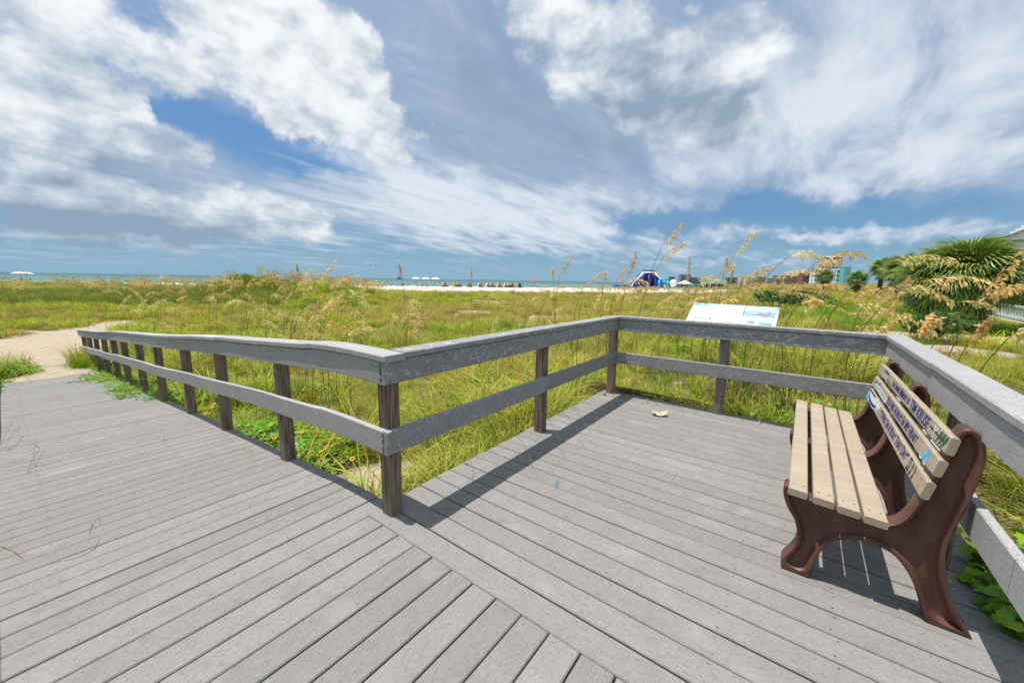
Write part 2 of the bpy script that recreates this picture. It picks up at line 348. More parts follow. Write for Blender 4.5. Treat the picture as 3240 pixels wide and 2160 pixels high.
def shore(x, y): return -.778 * x + .629 * y
def T(x, y):
    x = np.asarray(x, float); y = np.asarray(y, float)
    u = x + .12 * y; s = shore(x, y); d = np.hypot(x - 1, y - 1)
    z = -.75 + .9 * ss(u, -6, 6) + .25 * ss(u, 8, 30)
    z = z - .34 * np.exp(-((x - 2.0) ** 2 + (y - 1.2) ** 2) / 9) - .38 * gau(x, y, -20, 1, 10.5, 9)
    z = z + ss(d, 4, 14) * (fbm(x * .22, y * .22) - .5) * .34 + ss(d, 2, 5) * (fbm(x * 1.1 + 5, y * 1.1) - .5) * .10
    z = z + .58 * np.exp(-((s - 34) / 7) ** 2) * ss(-x, 14, 30) * (.6 + .8 * fbm(x * .12, y * .12))
    z = z + 1.35 * gau(x, y, -37, 12.2, 3.0, 3.0) + .85 * gau(x, y, -37, 18, 5, 4) + .4 * gau(x, y, -36, 24, 5, 5)
    z = z - .10 * gau(x, y, -8, 25, 5, 4)
    b_ = ss(s, 60, 80); z = z * (1 - b_) + b_ * (-.72 + .08 * (fbm(x * .1, y * .1) - .5))
    z = z - 2.6 * ss(s, 118, 200)
    return z
PATH = [(-12, -.8, 1.1), (-16, -1.0, 1.7), (-22, -.2, 1.8), (-25.5, 1.8, .9)]
BARE = [(-1.3, .62, .55), (-.5, .62, .35), (-4.4, 6.3, .55), (-5, 2.4, .4), (-16, 18, 1.2), (2.9, 12.4, 1.0), (4.2, 13.0, 1.3), (5.6, 13.6, 1.2), (4.9, 10.9, .8), (-9, 14, .9), (3.6, 8.9, .4), (7.5, 11.5, 1.2), (-11.2, .35, .5)]
def veg(x, y):
    x = np.asarray(x, float); y = np.asarray(y, float)
    v = np.ones_like(x); w = (fbm(x * .9, y * .9) - .5) * 1.6
    for (ax, ay, aw), (bx_, by, bw) in zip(PATH, PATH[1:]):
        dx, dy = bx_ - ax, by - ay; t = np.clip(((x - ax) * dx + (y - ay) * dy) / (dx * dx + dy * dy), 0, 1)
        dd = np.hypot(x - ax - t * dx, y - ay - t * dy) - (aw + (bw - aw) * t) + w
        v = np.minimum(v, ss(dd, -.35, .45))
    for cx, cy, r in BARE:
        v = np.minimum(v, ss(np.hypot(x - cx, y - cy) + w * r * .7, r * .6, r * 1.25))
    s = shore(x, y)
    s0 = 62 + 40 * (1 - ss(y, 8, 26)); v = np.minimum(v, 1 - ss(s + w * 5, s0, s0 + 10))
    n = fbm(x * .45 + 40, y * .45); v = np.minimum(v, 1 - .85 * ss(n, .70, .76) * ss(np.hypot(x, y), 3, 7) * (1 - ss(np.hypot(x, y), 45, 70)))
    strip = np.abs(np.hypot(x - 1.9, y + 1.3) - 47 - .06 * x) ; v = np.minimum(v, 1 - (1 - ss(strip, .35, .9)) * ss(x, -22, -16) * (1 - ss(x, -7, -4)))
    return v
def lush(x, y):
    return np.clip(ss(x + .1 * y, 3.4, 4.8) * ss(y, 12.6, 14) * (1 - ss(np.hypot(x, y), 26, 34)), 0, 1)

radii = np.concatenate([[0], np.geomspace(.6, 420, 190), [700, 1500, 4000]])
na = 300
th = np.arange(na) * 2 * math.pi / na
X = 1 + np.outer(radii, np.cos(th)); Y = 1 + np.outer(radii, np.sin(th))
Z = T(X, Y); far = radii > 420
Z[far] = np.where(shore(X[far], Y[far]) > 100, -6, .2)
V = np.stack([X, Y, Z], -1).reshape(-1, 3)
F = []
for i in range(len(radii) - 1):
    for j in range(na):
        j2 = (j + 1) % na
        F.append((i * na + j, (i + 1) * na + j, (i + 1) * na + j2, i * na + j2))
vv = veg(X, Y); vv = np.where(shore(X, Y) > 112, np.minimum(vv, 0), vv)
cols = np.stack([vv, ss(shore(X, Y), 55, 75), lush(X, Y), np.ones_like(vv)], -1).reshape(-1, 4)
g = mk('ground', V, F, M['ground'], None, True, None, cols); tag(g, 'sandy dune ground with patchy grass cover running to the beach', kind='structure')

# sea
m, t, p, o = nmat('sea_water'); b = NB(t)
v = b.co('Object', (1, 1, 1)); n = b.noise(b.co('Object', (.02, .02, 1), (0, 0, R(39))), 1.2, 5, .6); w2 = b.noise(b.co('Object', (.12, .5, 1), (0, 0, R(51))), 1.0, 6, .6)
cmx = b.mix(b.rng(n, .35, .65), (.075, .165, .15, 1), (.115, .215, .19, 1))
gm = b.n('ShaderNodeAttribute', attribute_name='Col'); cmx = b.mix(gm.outputs['Fac'], cmx, (.03, .10, .11, 1))
b.i(p, 'Base Color', cmx); p.inputs['Roughness'].default_value = .4; p.inputs['Specular IOR Level'].default_value = .12; b.bump(p, w2, .5, .3)
M['sea'] = m
sd = np.array([-.629, -.778]); sn = np.array([-.778, .629])
V = []; cols = []
ds = [0, 25, 60, 110, 180, 300, 600, 1500, 6000, 40000]
al = [-20000, -3000, -800, -300, 0, 300, 800, 3000, 20000]
for dd in ds:
    for a in al:
        q = sn * (158 + dd) + sd * a; V.append((q[0], q[1], SEA_Z)); cols.append((min(1, dd / 700),) * 3 + (1,))
na_ = len(al)
F = [(i * na_ + j, i * na_ + j + 1, (i + 1) * na_ + j + 1, (i + 1) * na_ + j) for i in range(len(ds) - 1) for j in range(na_ - 1)]
sea = mk('sea', V, F, M['sea'], None, False, None, cols); tag(sea, 'pale green sea reaching to the horizon', kind='structure')
# pond in the marsh
m, t, p, o = nmat('pond_water'); b = NB(t); p.inputs['Base Color'].default_value = (.06, .075, .07, 1); p.inputs['Roughness'].default_value = .08; b.bump(p, b.noise(b.co('Object'), 5, 3), .12, .02)
V = [(-8.2, 24.6, -.80)]; 
for k in range(28):
    a = 2 * math.pi * k / 28; rr = 1 + .25 * math.sin(3 * a + 1) + .1 * math.sin(7 * a)
    V.append((-8.2 + 3.2 * rr * math.cos(a) + .9 * math.sin(a), 24.6 + 3.4 * rr * math.sin(a) + 1.2 * math.cos(a), -.80))
pond = mk('pond', V, [(0, k + 1, (k + 1) % 28 + 1) for k in range(28)], m); tag(pond, 'shallow grey pond lying in the marsh beyond the railing corner', kind='structure')

# ---------------------------------------------------------------- decks
def section(w, h, bev):
    a, c = w / 2, bev
    return [(-a + c, 0), (a - c, 0), (a, c), (a, h - c), (a - c, h), (-a + c, h), (-a, h - c), (-a, c)]
def board_mesh(name, L, w, h, bev=.004, n=1, fy=None, fz=None, x0=0.0, m=None, sub=None):
    """board along local X, y centred, z from 0 to h; fy / fz bend it"""
    sec = section(w, h, bev); V = []; F = []; xs = [x0 + L * i / n for i in range(n + 1)]
    for x in xs:
        oy = fy(x) if fy else 0; oz = fz(x) if fz else 0
        V += [(x, oy + y, oz + z) for y, z in sec]
    k = 8
    for i in range(n):
        for j in range(k):
            j2 = (j + 1) % k; F.append((i * k + j2, i * k + j, (i + 1) * k + j, (i + 1) * k + j2))
    F.append(tuple(range(k))); F.append(tuple(n * k + j for j in reversed(range(k))))
    me = bpy.data.meshes.new(name); me.from_pydata(V, [], F)
    if m: me.materials.append(m)
    return me
PITCH_ = .1445
def deck_z(x):
    """height of the boardwalk: level by the platform, a ramp to the sand on the left"""
    if x > -.2: return 0.0
    if x > -.8: return -.083 * (-.2 - x) ** 2 / 1.2
    return -.083 * (-.5 - x) + .006 * math.sin(x * 1.3)
walk = empty('boardwalk'); tag(walk, 'grey plank boardwalk ramping down to the sand', kind='structure')
platform = empty('viewing_platform'); tag(platform, 'grey plank viewing platform beside the boardwalk', kind='structure')
m_long = board_mesh('plank', 1.88, .1372, .030, .005, m=M['plank']); m_short = board_mesh('plank', 1.715, .1372, .030, .005, m=M['plank'])
scr = MB()
def screw(x, y, z, nx=(1, 0, 0)):
    r = .0056
    pts = [(x + r * math.cos(a), y + r * math.sin(a), z + .0012) for a in [k * math.pi / 4 for k in range(8)]]
    scr.add(pts, [tuple(range(8))], 0)
    r = .0020
    pts = [(x + r * math.cos(a), y + r * math.sin(a), z + .0018) for a in [k * math.pi / 3 for k in range(6)]]
    scr.add(pts, [tuple(range(6))], 1)
k0 = -96
for k in range(k0, 22):
    xc = .0231 + (k + .5) * PITCH_
    short = xc > -.05
    o = link('plank', m_short if short else m_long, walk)
    z = deck_z(xc); sl_ = (deck_z(xc + .07) - deck_z(xc - .07)) / .14; c_ = 1 / math.hypot(1, sl_)
    jit = rnd.uniform(-.0012, .0012); tw = rnd.uniform(-.0012, .0012); endj = rnd.uniform(-.006, .006) if not short else rnd.uniform(-.001, .0005)
    ax = Vector((tw, 1, 0)).normalized(); ay = Vector((-c_, tw * c_, -sl_ * c_)); az_ = ax.cross(ay)
    mat_ = Matrix((ax, ay, az_)).transposed().to_4x4(); mat_.translation = Vector((xc, -1.79 + endj, z - .030 + jit)) 
    o.matrix_world = mat_
    for yy in (-1.27, -.865, -.47, -.095) if short else (-1.27, -.865, -.47, -.06):
        for q in (-.045, .043):
            if rnd.random() < .93: screw(xc + q + rnd.uniform(-.006, .006), yy + rnd.uniform(-.012, .012), z + (q * sl_) + jit)
o = scr.build('screws', [M['screw'], M['screw_dark']], walk); tag(o, kind='stuff')
scr = MB()
m_plat = board_mesh('plank', 2.93, .1372, .030, .005, m=M['plank'])
y = -.0715
i = 0
while y < 3.46:
    o = link('plank', m_plat, platform); z = rnd.uniform(-.0012, .0012)
    xs = -.158 - .008 * i / 24 + rnd.uniform(-.006, .006)
    if i == 0: xs = -.145
    o.location = (xs, y + .0723, z - .030); o.rotation_euler = (rnd.uniform(-.002, .002), 0, rnd.uniform(-.0006, .0006))
    for xx in (.06, .445, .842, 1.235, 1.733, 2.13, 2.62):
        for q in (-.043, .044):
            if rnd.random() < .92: screw(xx + rnd.uniform(-.014, .014), y + .0723 + q, z)
    y += PITCH_; i += 1
o = scr.build('screws', [M['screw'], M['screw_dark']], platform); tag(o, kind='stuff')
PLAT_Y = y
for (a0, a1, b0, b1) in ((-.135, -.10, -.06, PLAT_Y - .03), (2.69, 2.73, -.06, PLAT_Y - .03), (-.135, 2.73, PLAT_Y - .05, PLAT_Y - .012)):
    MB().box(a0, a1, b0, b1, -.20, -.031).build('rim_joist', M['joist'], platform)
for x in (.445, .842, 1.235, 1.733, 2.13): MB().box(x - .02, x + .02, -.05, PLAT_Y - .06, -.20, -.032).build('joist', M['joist'], platform)
for yy in (-1.72, -1.27, -.865, -.47, -.10, .05):
    x1 = -.14 if yy > 0 else 3.1
    V = []; xs = np.linspace(-13.6, x1, 24)
    mb = MB()
    for xa, xb in zip(xs, xs[1:]):
        za, zb = deck_z(xa) - .033, deck_z(xb) - .033
        mb.add([(xa, yy - .02, za - .16), (xa, yy + .02, za - .16), (xa, yy + .02, za), (xa, yy - .02, za), (xb, yy - .02, zb - .16), (xb, yy + .02, zb - .16), (xb, yy + .02, zb), (xb, yy - .02, zb)],
               [(0, 4, 5, 1), (1, 5, 6, 2), (2, 6, 7, 3), (3, 7, 4, 0)])
    mb.build('joist', M['joist'], walk)

# ---------------------------------------------------------------- railings
def wobf(seed, amp, freq=1.0):
    r = random.Random(seed); ph = [r.uniform(0, 6.3) for _ in range(4)]; fr = [r.uniform(.5, 1.0) * f * freq for f in (1, 1.9, 3.3, 5.5)]
    return lambda x: amp * (math.sin(fr[0] * x + ph[0]) + .6 * math.sin(fr[1] * x + ph[1]) + .35 * math.sin(fr[2] * x + ph[2]) + .15 * math.sin(fr[3] * x + ph[3]))
def railing(name, loc, rz, L, posts, caps, tops, mids, zf=lambda x: 0.0, wave=0.0, rail_m='rail', post_m='post', label='', seed=1, capy=(-.052, .092), mid_dy=0.0, cap_m=None, post_tilt=.004):
    """local X along the run, posts on +Y, rails on -Y face of the posts"""
    t_ = empty(name, loc, rz); tag(t_, label, 'railing')
    r = random.Random(seed)
    wz, wy, wm, wmy = wobf(seed, wave * .8, 1.3), wobf(seed + 1, wave, 1.6), wobf(seed + 2, wave, 1.5), wobf(seed + 3, wave * .9, 1.4)
    for px in posts:
        pm = post_m
        if isinstance(px, tuple): px, pm = px
        z0 = zf(px)
        me = board_mesh('post', .089, .089, .0, m=None) if False else None
        mb = MB(); w = .089; c = .004; h0, h1 = z0 - .45, z0 + .982
        sec = [(-w / 2 + c, -w / 2), (w / 2 - c, -w / 2), (w / 2, -w / 2 + c), (w / 2, w / 2 - c), (w / 2 - c, w / 2), (-w / 2 + c, w / 2), (-w / 2, w / 2 - c), (-w / 2, -w / 2 + c)]
        tl = (r.uniform(-1, 1) * post_tilt, r.uniform(-.5, .5) * post_tilt)
        V = [(x + tl[0] * hh, y_ + tl[1] * hh * 0, hh) for hh in (-.45, .982) for x, y_ in sec]
        mb.add(V, [(j, (j + 1) % 8, 8 + (j + 1) % 8, 8 + j) for j in range(8)] + [tuple(range(7, -1, -1)), tuple(range(8, 16))])
        mb.build('post', M[pm], t_, loc=(px, .0455, z0))
    def boards(nm, segs, w, h, zc, yc, mat_, fy, fz, bev):
        for q, sg in enumerate(segs):
            a, b_ = sg[0], sg[1]
            n = max(2, int((b_ - a) / .12)); st = r.uniform(-.0025, .0025)
            me = board_mesh(nm, b_ - a - .003, w, h, bev, n, (lambda x, s=st: yc + s + fy(x)), (lambda x, s=st: zc + zf(x) + fz(x) + s * .6), x0=a + .0015, m=mat_)
            o = link(nm, me, t_)
            # object coordinates start at the board so that every board has its own grain
            me.transform(Matrix.Translation((-a, 0, 0))); o.location = (a, 0, 0)
    sb = MB()
    for px in posts:
        px = px[0] if isinstance(px, tuple) else px
        for zc, yc, fz_, fy_ in ((.844, -.0384, lambda x: wz(x) * .75, lambda x: wy(x) * .45), (.4235, -.0384 + mid_dy, wm, lambda x: wmy(x) * .8)):
            for dx in (-.018, .018):
                for dz_ in (.035, .105):
                    x_ = px + dx + r.uniform(-.006, .006); y_ = yc + fy_(x_) - .0030; z_ = zc + zf(x_) + fz_(x_) + dz_
                    sb.add([(x_ + .0048 * math.cos(a), y_, z_ + .0048 * math.sin(a)) for a in [k * math.pi / 3 for k in range(6)]], [tuple(range(6))])
    q = sb.build('screws', M['screw_dark'], t_); tag(q, kind='stuff')
    cm = M[cap_m or rail_m]
    boards('cap_board', caps, capy[1] - capy[0], .038, .985, (capy[0] + capy[1]) / 2, cm, wy, wz, .006)
    boards('top_rail', tops, .038, .137, .844, -.0190, M[rail_m], lambda x: wy(x) * .45, lambda x: wz(x) * .75, .004)
    boards('lower_rail', mids, .038, .143, .4235, -.0190 + mid_dy, M[rail_m + '_low' if rail_m == 'rail_lichen' else rail_m], lambda x: wmy(x) * .8, wm, .005)
    return t_
# along the ramp (its local x = 0 lies 14.6 m left of the corner post)
LX = 14.62
zr = lambda x: deck_z(x - LX)
pw = [-.0445, -1.50, -2.985, -4.27, -5.71, -7.0, -8.33, -9.44, -10.7, -11.95, -13.15, -14.3]
railing('ramp_railing', (-LX, 0, 0), 0, LX, [p_ + LX for p_ in pw], [(0, LX - 6.1), (LX - 6.1, LX - 2.74), (LX - 2.74, LX + .052)], [(0.02, 6.3), (6.3, LX - 5.2), (LX - 5.2, LX - .002)], [(0, 4.2), (4.2, LX - 5.55), (LX - 5.55, LX - .002)],
        zr, .007, 'rail', 'post', 'long wavy grey railing running down the ramp to the sand', 3)
# platform, left side: corner post to far corner
Y1 = 3.379
pr_ = railing('platform_railing', (0, 0, 0), R(90), Y1, [1.6965 + .0445, Y1 + .075], [(.0935, 2.06), (2.06, Y1 + .0)], [(-.038, 1.79), (1.79, Y1 + .036)], [(-.038, 1.765), (1.765, Y1 + .036)], rail_m='rail_lichen', label='lichen spotted grey railing between the front corner post and far corner', seed=8, wave=.0012)
X2 = 2.495
for z0, z1 in ((.955, .970), (.90, .945), (.862, .885), (.53, .556), (.49, .515), (.437, .47)):       # dark blocks painting the shade in the hollow boards' open cells at the corner joint
    MB().box(-.0412, -.0385, -.0062, -.0006, z0, z1).build('cell_shade', M['screw_dark'], pr_)
railing('platform_railing', (0, Y1 + .038, 0), 0, X2, [(1.184 + .045, 'post_grey')], [(-.06, X2 + .002)], [(.0395, X2 - .001)], [(.0395, X2 - .001)], rail_m='rail_lichen', label='far grey railing of the platform in front of the information panel', seed=15, wave=.0012)
railing('platform_railing', (X2 + .038, Y1 + .11, 0), R(-90), Y1, [.10, 1.93, 3.45], [(.0, 1.66), (1.66, 3.9)], [(.036, 1.78), (1.78, 3.9)], [(.036, 2.86), (2.86, 3.9)], rail_m='rail_worn', label='grey railing running behind the bench toward the right edge', seed=21, wave=.0035, mid_dy=.03, capy=(-.052, .085))
# other side of the boardwalk, at the very left
railing('boardwalk_railing', (2.9, -1.630, 0), R(180), 15.0, [.3 + 1.42 * k for k in range(12)], [(0, 4.9), (4.9, 9.8), (9.8, 15.8)], [(0, 4.8), (4.8, 9.8), (9.8, 15.8)], [(0, 4.8), (4.8, 9.8), (9.8, 15.8)], zf=lambda x: deck_z(2.9 - x), wave=.005, label='grey railing on the near left side of the boardwalk casting the edge shadow', seed=31)

# ---------------------------------------------------------------- bench
def text_mesh(o):
    bpy.context.view_layer.update()
    me = bpy.data.meshes.new_from_object(o.evaluated_get(bpy.context.evaluated_depsgraph_get())); nm = o.name.split('.')[0]
    if not me.materials: me.materials.append(o.data.materials[0])
    bpy.data.objects.remove(o); q = bpy.data.objects.new(nm, me); COL.objects.link(q); return q
def bench():
    t_ = empty('park_bench', (1.9, .98, 0)); tag(t_, 'memorial bench with beige plastic slats and dark brown moulded frames on the platform', 'bench')
    off = Vector((1.9, .98, 0))
    m, t, p, o = nmat('brown_plastic'); b = NB(t)
    v = b.co('Object'); n = b.noise(v, 220, 3, .6); n2 = b.noise(b.co('Object', (1, 1, .35)), 14, 5, .6)
    c = b.mix(b.rng(n2, .3, .7), (.075, .031, .021, 1), (.135, .060, .042, 1)); c = b.mix(b.m('MULTIPLY', b.rng(n, .6, .72), .7), c, (.20, .105, .08, 1)); c = b.mix(b.m('MULTIPLY', b.rng(n, .42, .32), .6), c, (.022, .010, .008, 1))
    b.i(p, 'Base Color', c); p.inputs['Roughness'].default_value = .46; p.inputs['Specular IOR Level'].default_value = .45; b.bump(p, n, .45, .003)
    brown = m
    m, t, p, o = nmat('beige_plastic'); b = NB(t)
    v = b.co('Object', rand=True); n = b.noise(v, 160, 2, .6); n2 = b.noise(b.co('Object', (3, .5, 3), rand=True), 5, 4, .6); n3 = b.noise(v, 16, 3, .6)
    c = b.mix(b.rng(n2, .3, .7), (.33, .272, .198, 1), (.385, .325, .243, 1)); c = b.mix(b.m('MULTIPLY', b.rng(n, .4, .3), .35), c, (.29, .24, .175, 1)); c = b.mix(b.m('MULTIPLY', b.rng(n3, .66, .73), .35), c, (.33, .22, .13, 1))
    b.i(p, 'Base Color', c); p.inputs['Roughness'].default_value = .5; b.bump(p, n, .12, .002)
    beige = m
    out = [(1.928, 0), (1.922, .044), (1.945, .093), (1.966, .14), (1.974, .188), (1.970, .231), (1.955, .283), (1.932, .317), (1.912, .353), (1.899, .392), (1.894, .426), (1.899, .447), (1.912, .453), (1.930, .440), (1.96, .416), (2.05, .407), (2.15, .396), (2.25, .390), (2.283, .394), (2.305, .408), (2.322, .428), (2.336, .455), (2.348, .490), (2.362, .540), (2.384, .625), (2.405, .720), (2.425, .815), (2.433, .855), (2.445, .878), (2.462, .886), (2.484, .878), (2.503, .852), (2.515, .815), (2.520, .770), (2.518, .715), (2.512, .660), (2.503, .595), (2.491, .520), (2.479, .455), (2.472, .400), (2.469, .356), (2.472, .307), (2.482, .244), (2.496, .182), (2.513, .134), (2.534, .089), (2.560, .041), (2.577, .020), (2.586, 0), (2.455, 0), (2.441, .027), (2.424, .077), (2.406, .126), (2.385, .174), (2.364, .209), (2.339, .240), (2.315, .261), (2.292, .273), (2.265, .279), (2.233, .281), (2.201, .279), (2.169, .270), (2.138, .252), (2.111, .228), (2.094, .205), (2.077, .172), (2.066, .136), (2.059, .104), (2.052, .071), (2.044, .030), (2.039, 0)]
    P = np.array(out); sharp = {0, 48, 49, 70}
    # dense rounded copy
    Q = []
    nP = len(P)
    for i in range(nP):
        p0, p1, p2, p3 = P[i - 1], P[i], P[(i + 1) % nP], P[(i + 2) % nP]
        for u in ((0,) if i in sharp or (i + 1) % nP in sharp else (0, .5)):
            Q.append(.5 * (2 * p1 + (p2 - p0) * u + (2 * p0 - 5 * p1 + 4 * p2 - p3) * u * u + (3 * p1 - p0 - 3 * p2 + p3) * u ** 3))
    Q = np.array(Q); n = len(Q)
    Tn = np.roll(Q, -1, 0) - np.roll(Q, 1, 0); Tn /= np.linalg.norm(Tn, axis=1)[:, None] + 1e-9
    area = .5 * np.sum(Q[:, 0] * np.roll(Q[:, 1], -1) - np.roll(Q[:, 0], -1) * Q[:, 1])
    N = np.stack([-Tn[:, 1], Tn[:, 0]], -1) * (1 if area > 0 else -1)
    def inset(d):
        q = Q + N * d
        q = q.copy()
        for _ in range(2): q = .5 * q + .25 * (np.roll(q, 1, 0) + np.roll(q, -1, 0))
        return q
    rings = [(Q, .040), (Q + N * .004, .045), (inset(.014), .045), (inset(.020), .038), (inset(.028), .020), (inset(.034), .016)]
    from mathutils.geometry import tessellate_polygon
    tess = [tuple(q) for q in tessellate_polygon([[Vector((a, c_, 0)) for a, c_ in rings[-1][0]]])]
    V = []; F = []
    for side in (-1, 1):
        for q, yy in rings: V += [(a - off.x, side * yy, c_) for a, c_ in q]
    k = len(rings)
    for sd_ in (0, 1):
        for r_ in range(k - 1):
            for j in range(n):
                j2 = (j + 1) % n; a = (sd_ * k + r_) * n
                f = (a + j, a + j2, a + n + j2, a + n + j); F.append(f if sd_ == 0 else f[::-1])
        a = (sd_ * k + k - 1) * n
        for tri in tess: F.append(tuple(a + j for j in tri))
    for j in range(n):
        j2 = (j + 1) % n; F.append((j2, j, k * n + j, k * n + j2))
    me = bpy.data.meshes.new('frame'); me.from_pydata([tuple(map(float, v)) for v in V], [], F); me.materials.append(brown)
    bm = bmesh.new(); bm.from_mesh(me); bmesh.ops.recalc_face_normals(bm, faces=bm.faces); bm.to_mesh(me); bm.free(); me.shade_smooth()
    try: me.set_sharp_from_angle(angle=R(50))
    except Exception: pass
    # cross webs that stiffen the frame inside its rim
    for yy in (1.028, 1.905, 2.745):
        o = link('frame', me, t_); o.location = (0, yy - off.y, 0)
    # seat slats
    sl_me = []
    ends = [((1.914, .454), (1.992, .449)), ((2.014, .443), (2.095, .438)), ((2.107, .431), (2.188, .426)), ((2.200, .421), (2.282, .416))]
    SY0, SY1 = .955, 2.835
    def slat(nm, f0, f1, th, y0, y1):
        a = Vector((f0[0], 0, f0[1])); d = Vector((f1[0], 0, f1[1])) - a; w = d.length; d.normalize(); nn = d.cross(Vector((0, 1, 0))); nn = Vector((d.z, 0, -d.x))
        me = board_mesh(nm, y1 - y0, w, th, .005, 1, m=beige)
        # local X -> world +y, local Y -> across, local Z -> out of the face
        o = link(nm, me, t_); ex = Vector((0, 1, 0)); ey = -d if True else d; ez = ex.cross(ey)
        mt = Matrix((ex, ey, ez)).transposed().to_4x4(); c_ = a + d * (w / 2); mt.translation = Vector((c_.x - off.x, y0 - off.y, c_.z)) - ez * th
        o.matrix_local = mt
        return o, a, d, w, ez
    for f0, f1 in ends:
        slat('seat_slat', f0, f1, .034, SY0 + rnd.uniform(-.004, .004), SY1 + rnd.uniform(-.004, .004))
    blue = plain('blue_paint', (.012, .028, .20), .55, .25, 60); white = plain('white_paint', (.55, .57, .58), .6, .12, 30); lblue = plain('light_blue_paint', (.12, .38, .58), .6, .25, 40)
    pgreen = plain('green_paint', (.010, .10, .04), .6, .2, 30); grey = plain('grey_paint', (.16, .17, .15), .6, .2, 30); black = plain('black_paint', (.012, .011, .012), .6, .1, 30); dblue = plain('bright_blue_paint', (.02, .10, .33), .6, .2, 30)
    SLB = [((2.398, .775), (2.411, .849)), ((2.376, .676), (2.391, .747)), ((2.353, .567), (2.370, .644))]
    res = []
    for f0, f1 in SLB:
        o, a, d, w, ez = slat('back_slat', f0, f1, .029, SY0, 2.825)
        up = (Vector((f1[0], 0, f1[1])) - Vector((f0[0], 0, f0[1]))).normalized(); nrm = Vector((-up.z, 0, up.x))
        res.append((o, Vector((f0[0], 0, f0[1])), up, w, nrm))
    bpy.context.view_layer.update()
    def onslat(i, y_, fr, lift=.0012):
        o, a, up, w, nrm = res[i]; p_ = a + up * (fr * w) + nrm * lift; return Vector((p_.x - off.x, y_ - off.y, p_.z))
    def decal(i, nm, polys, mat_, lift=.0010):
        o = res[i][0]; inv = o.matrix_local.inverted(); mb = MB()
        for poly in polys:
            mb.add([tuple(inv @ onslat(i, y_, fr, lift)) for y_, fr in poly], [tuple(range(len(poly)))])
        q = mb.build(nm, mat_, o); return q
    def stroke(pts, wy):
        """ribbon of half width wy (metres) through (y, fraction) points"""
        L_ = []; R_ = []
        for j, p_ in enumerate(pts):
            a = pts[max(j - 1, 0)]; b_ = pts[min(j + 1, len(pts) - 1)]
            dy, dz = (b_[0] - a[0]), (b_[1] - a[1]) * .076; l = math.hypot(dy, dz) or 1
            ny, nz = -dz / l * wy, dy / l * wy / .076
            L_.append((p_[0] + ny, p_[1] + nz)); R_.append((p_[0] - ny, p_[1] - nz))
        return L_ + R_[::-1]
    def letters(i, txt, y0, y1, base, size):
        cu = bpy.data.curves.new('lettering', 'FONT'); cu.body = txt; cu.size = size; cu.extrude = .0003; cu.offset = .0008
        cu.small_caps_scale = .80; cu.space_character = 1.02
        for ch in cu.body_format: ch.use_small_caps = True
        o = bpy.data.objects.new('lettering', cu); COL.objects.link(o); cu.materials.append(blue)
        o = text_mesh(o); wdt = max(v.co.x for v in o.data.vertices)
        slt = res[i][0]; up = res[i][2]; nrm = res[i][4]
        ex = Vector((0, -1, 0)) * ((y0 - y1) / wdt); P_ = onslat(i, y0, base, .0012)
        mt = Matrix((ex, up, nrm)).transposed().to_4x4(); mt.translation = P_
        o.data.transform(slt.matrix_local.inverted() @ mt)
        bm = bmesh.new(); bm.from_mesh(o.data); bm.verts.ensure_lookup_table(); seen = set()
        for v in bm.verts:
            if v.index in seen: continue
            isl = []; todo = [v]; seen.add(v.index)
            while todo:
                q = todo.pop(); isl.append(q.index)
                for e_ in q.link_edges:
                    w_ = e_.other_vert(q)
                    if w_.index not in seen: seen.add(w_.index); todo.append(w_)
            ix = {a: k for k, a in enumerate(isl)}
            mk('letter', [bm.verts[a].co[:] for a in isl], [[ix[q.index] for q in f.verts] for f in bm.faces if f.verts[0].index in ix], blue, slt)
        bm.free(); bpy.data.objects.remove(o)
    letters(0, 'In Loving Memory of', 2.21, 1.70, .27, .056)
    letters(0, 'TIM KRUSE', 1.66, 1.262, .17, .074)
    letters(1, 'You Are Always In My Heart', 2.165, 1.295, .22, .070)
    letters(2, '\u201cI Was On A Boat That Day\u201d', 2.16, 1.30, .32, .070)
    # boat
    decal(0, 'painted_cabin_top', [[(2.60, .62), (2.43, .66), (2.42, .95), (2.60, .93)]], dblue)
    decal(0, 'painted_tower', [stroke([(2.585, .60), (2.61, -.05)], .006), stroke([(2.45, .62), (2.44, -.05)], .006), stroke([(2.52, .6), (2.60, .1)], .004), stroke([(2.50, .6), (2.45, .1)], .004)], white)
    decal(0, 'painted_canopy', [stroke([(2.46, .22), (2.36, .30), (2.26, .22), (2.22, .05)], .007), stroke([(2.44, .05), (2.34, .12), (2.24, .02)], .005)], grey)
    decal(1, 'painted_deckhouse', [[(2.74, .10), (2.18, .0), (2.16, .45), (2.30, .55), (2.46, .62), (2.60, .62), (2.72, .35)]], white)
    decal(1, 'painted_railing', [stroke([(2.70, .30), (2.45, .42), (2.20, .28)], .0035)] + [stroke([(2.66 - .07 * k, .05), (2.66 - .07 * k, .36)], .0022) for k in range(7)] + [stroke([(2.78, .50), (2.66, .62)], .008)], grey, .0016)
    decal(1, 'painted_windscreen', [[(2.60, .62), (2.55, .62), (2.52, .95), (2.55, .98)]], dblue, .0018)
    decal(2, 'painted_hull', [[(2.80, .02), (2.78, .96), (2.22, 1.0), (2.25, .60), (2.34, .25), (2.45, .0)]], white)
    decal(2, 'painted_water', [[(2.818, .0), (2.81, .95), (2.775, .95), (2.70, .10), (2.5, .03), (2.44, .0)]], lblue, .0014)
    decal(2, 'painted_stripe', [stroke([(2.72, .66), (2.71, .40), (2.64, .24), (2.50, .20), (2.36, .40)], .010), stroke([(2.80, .93), (2.5, .96)], .006)], blue, .0018)
    # rod with leaves, hanging shoes, notes
    decal(0, 'painted_rod', [stroke([(1.235, .50), (.985, .47)], .0035)], black)
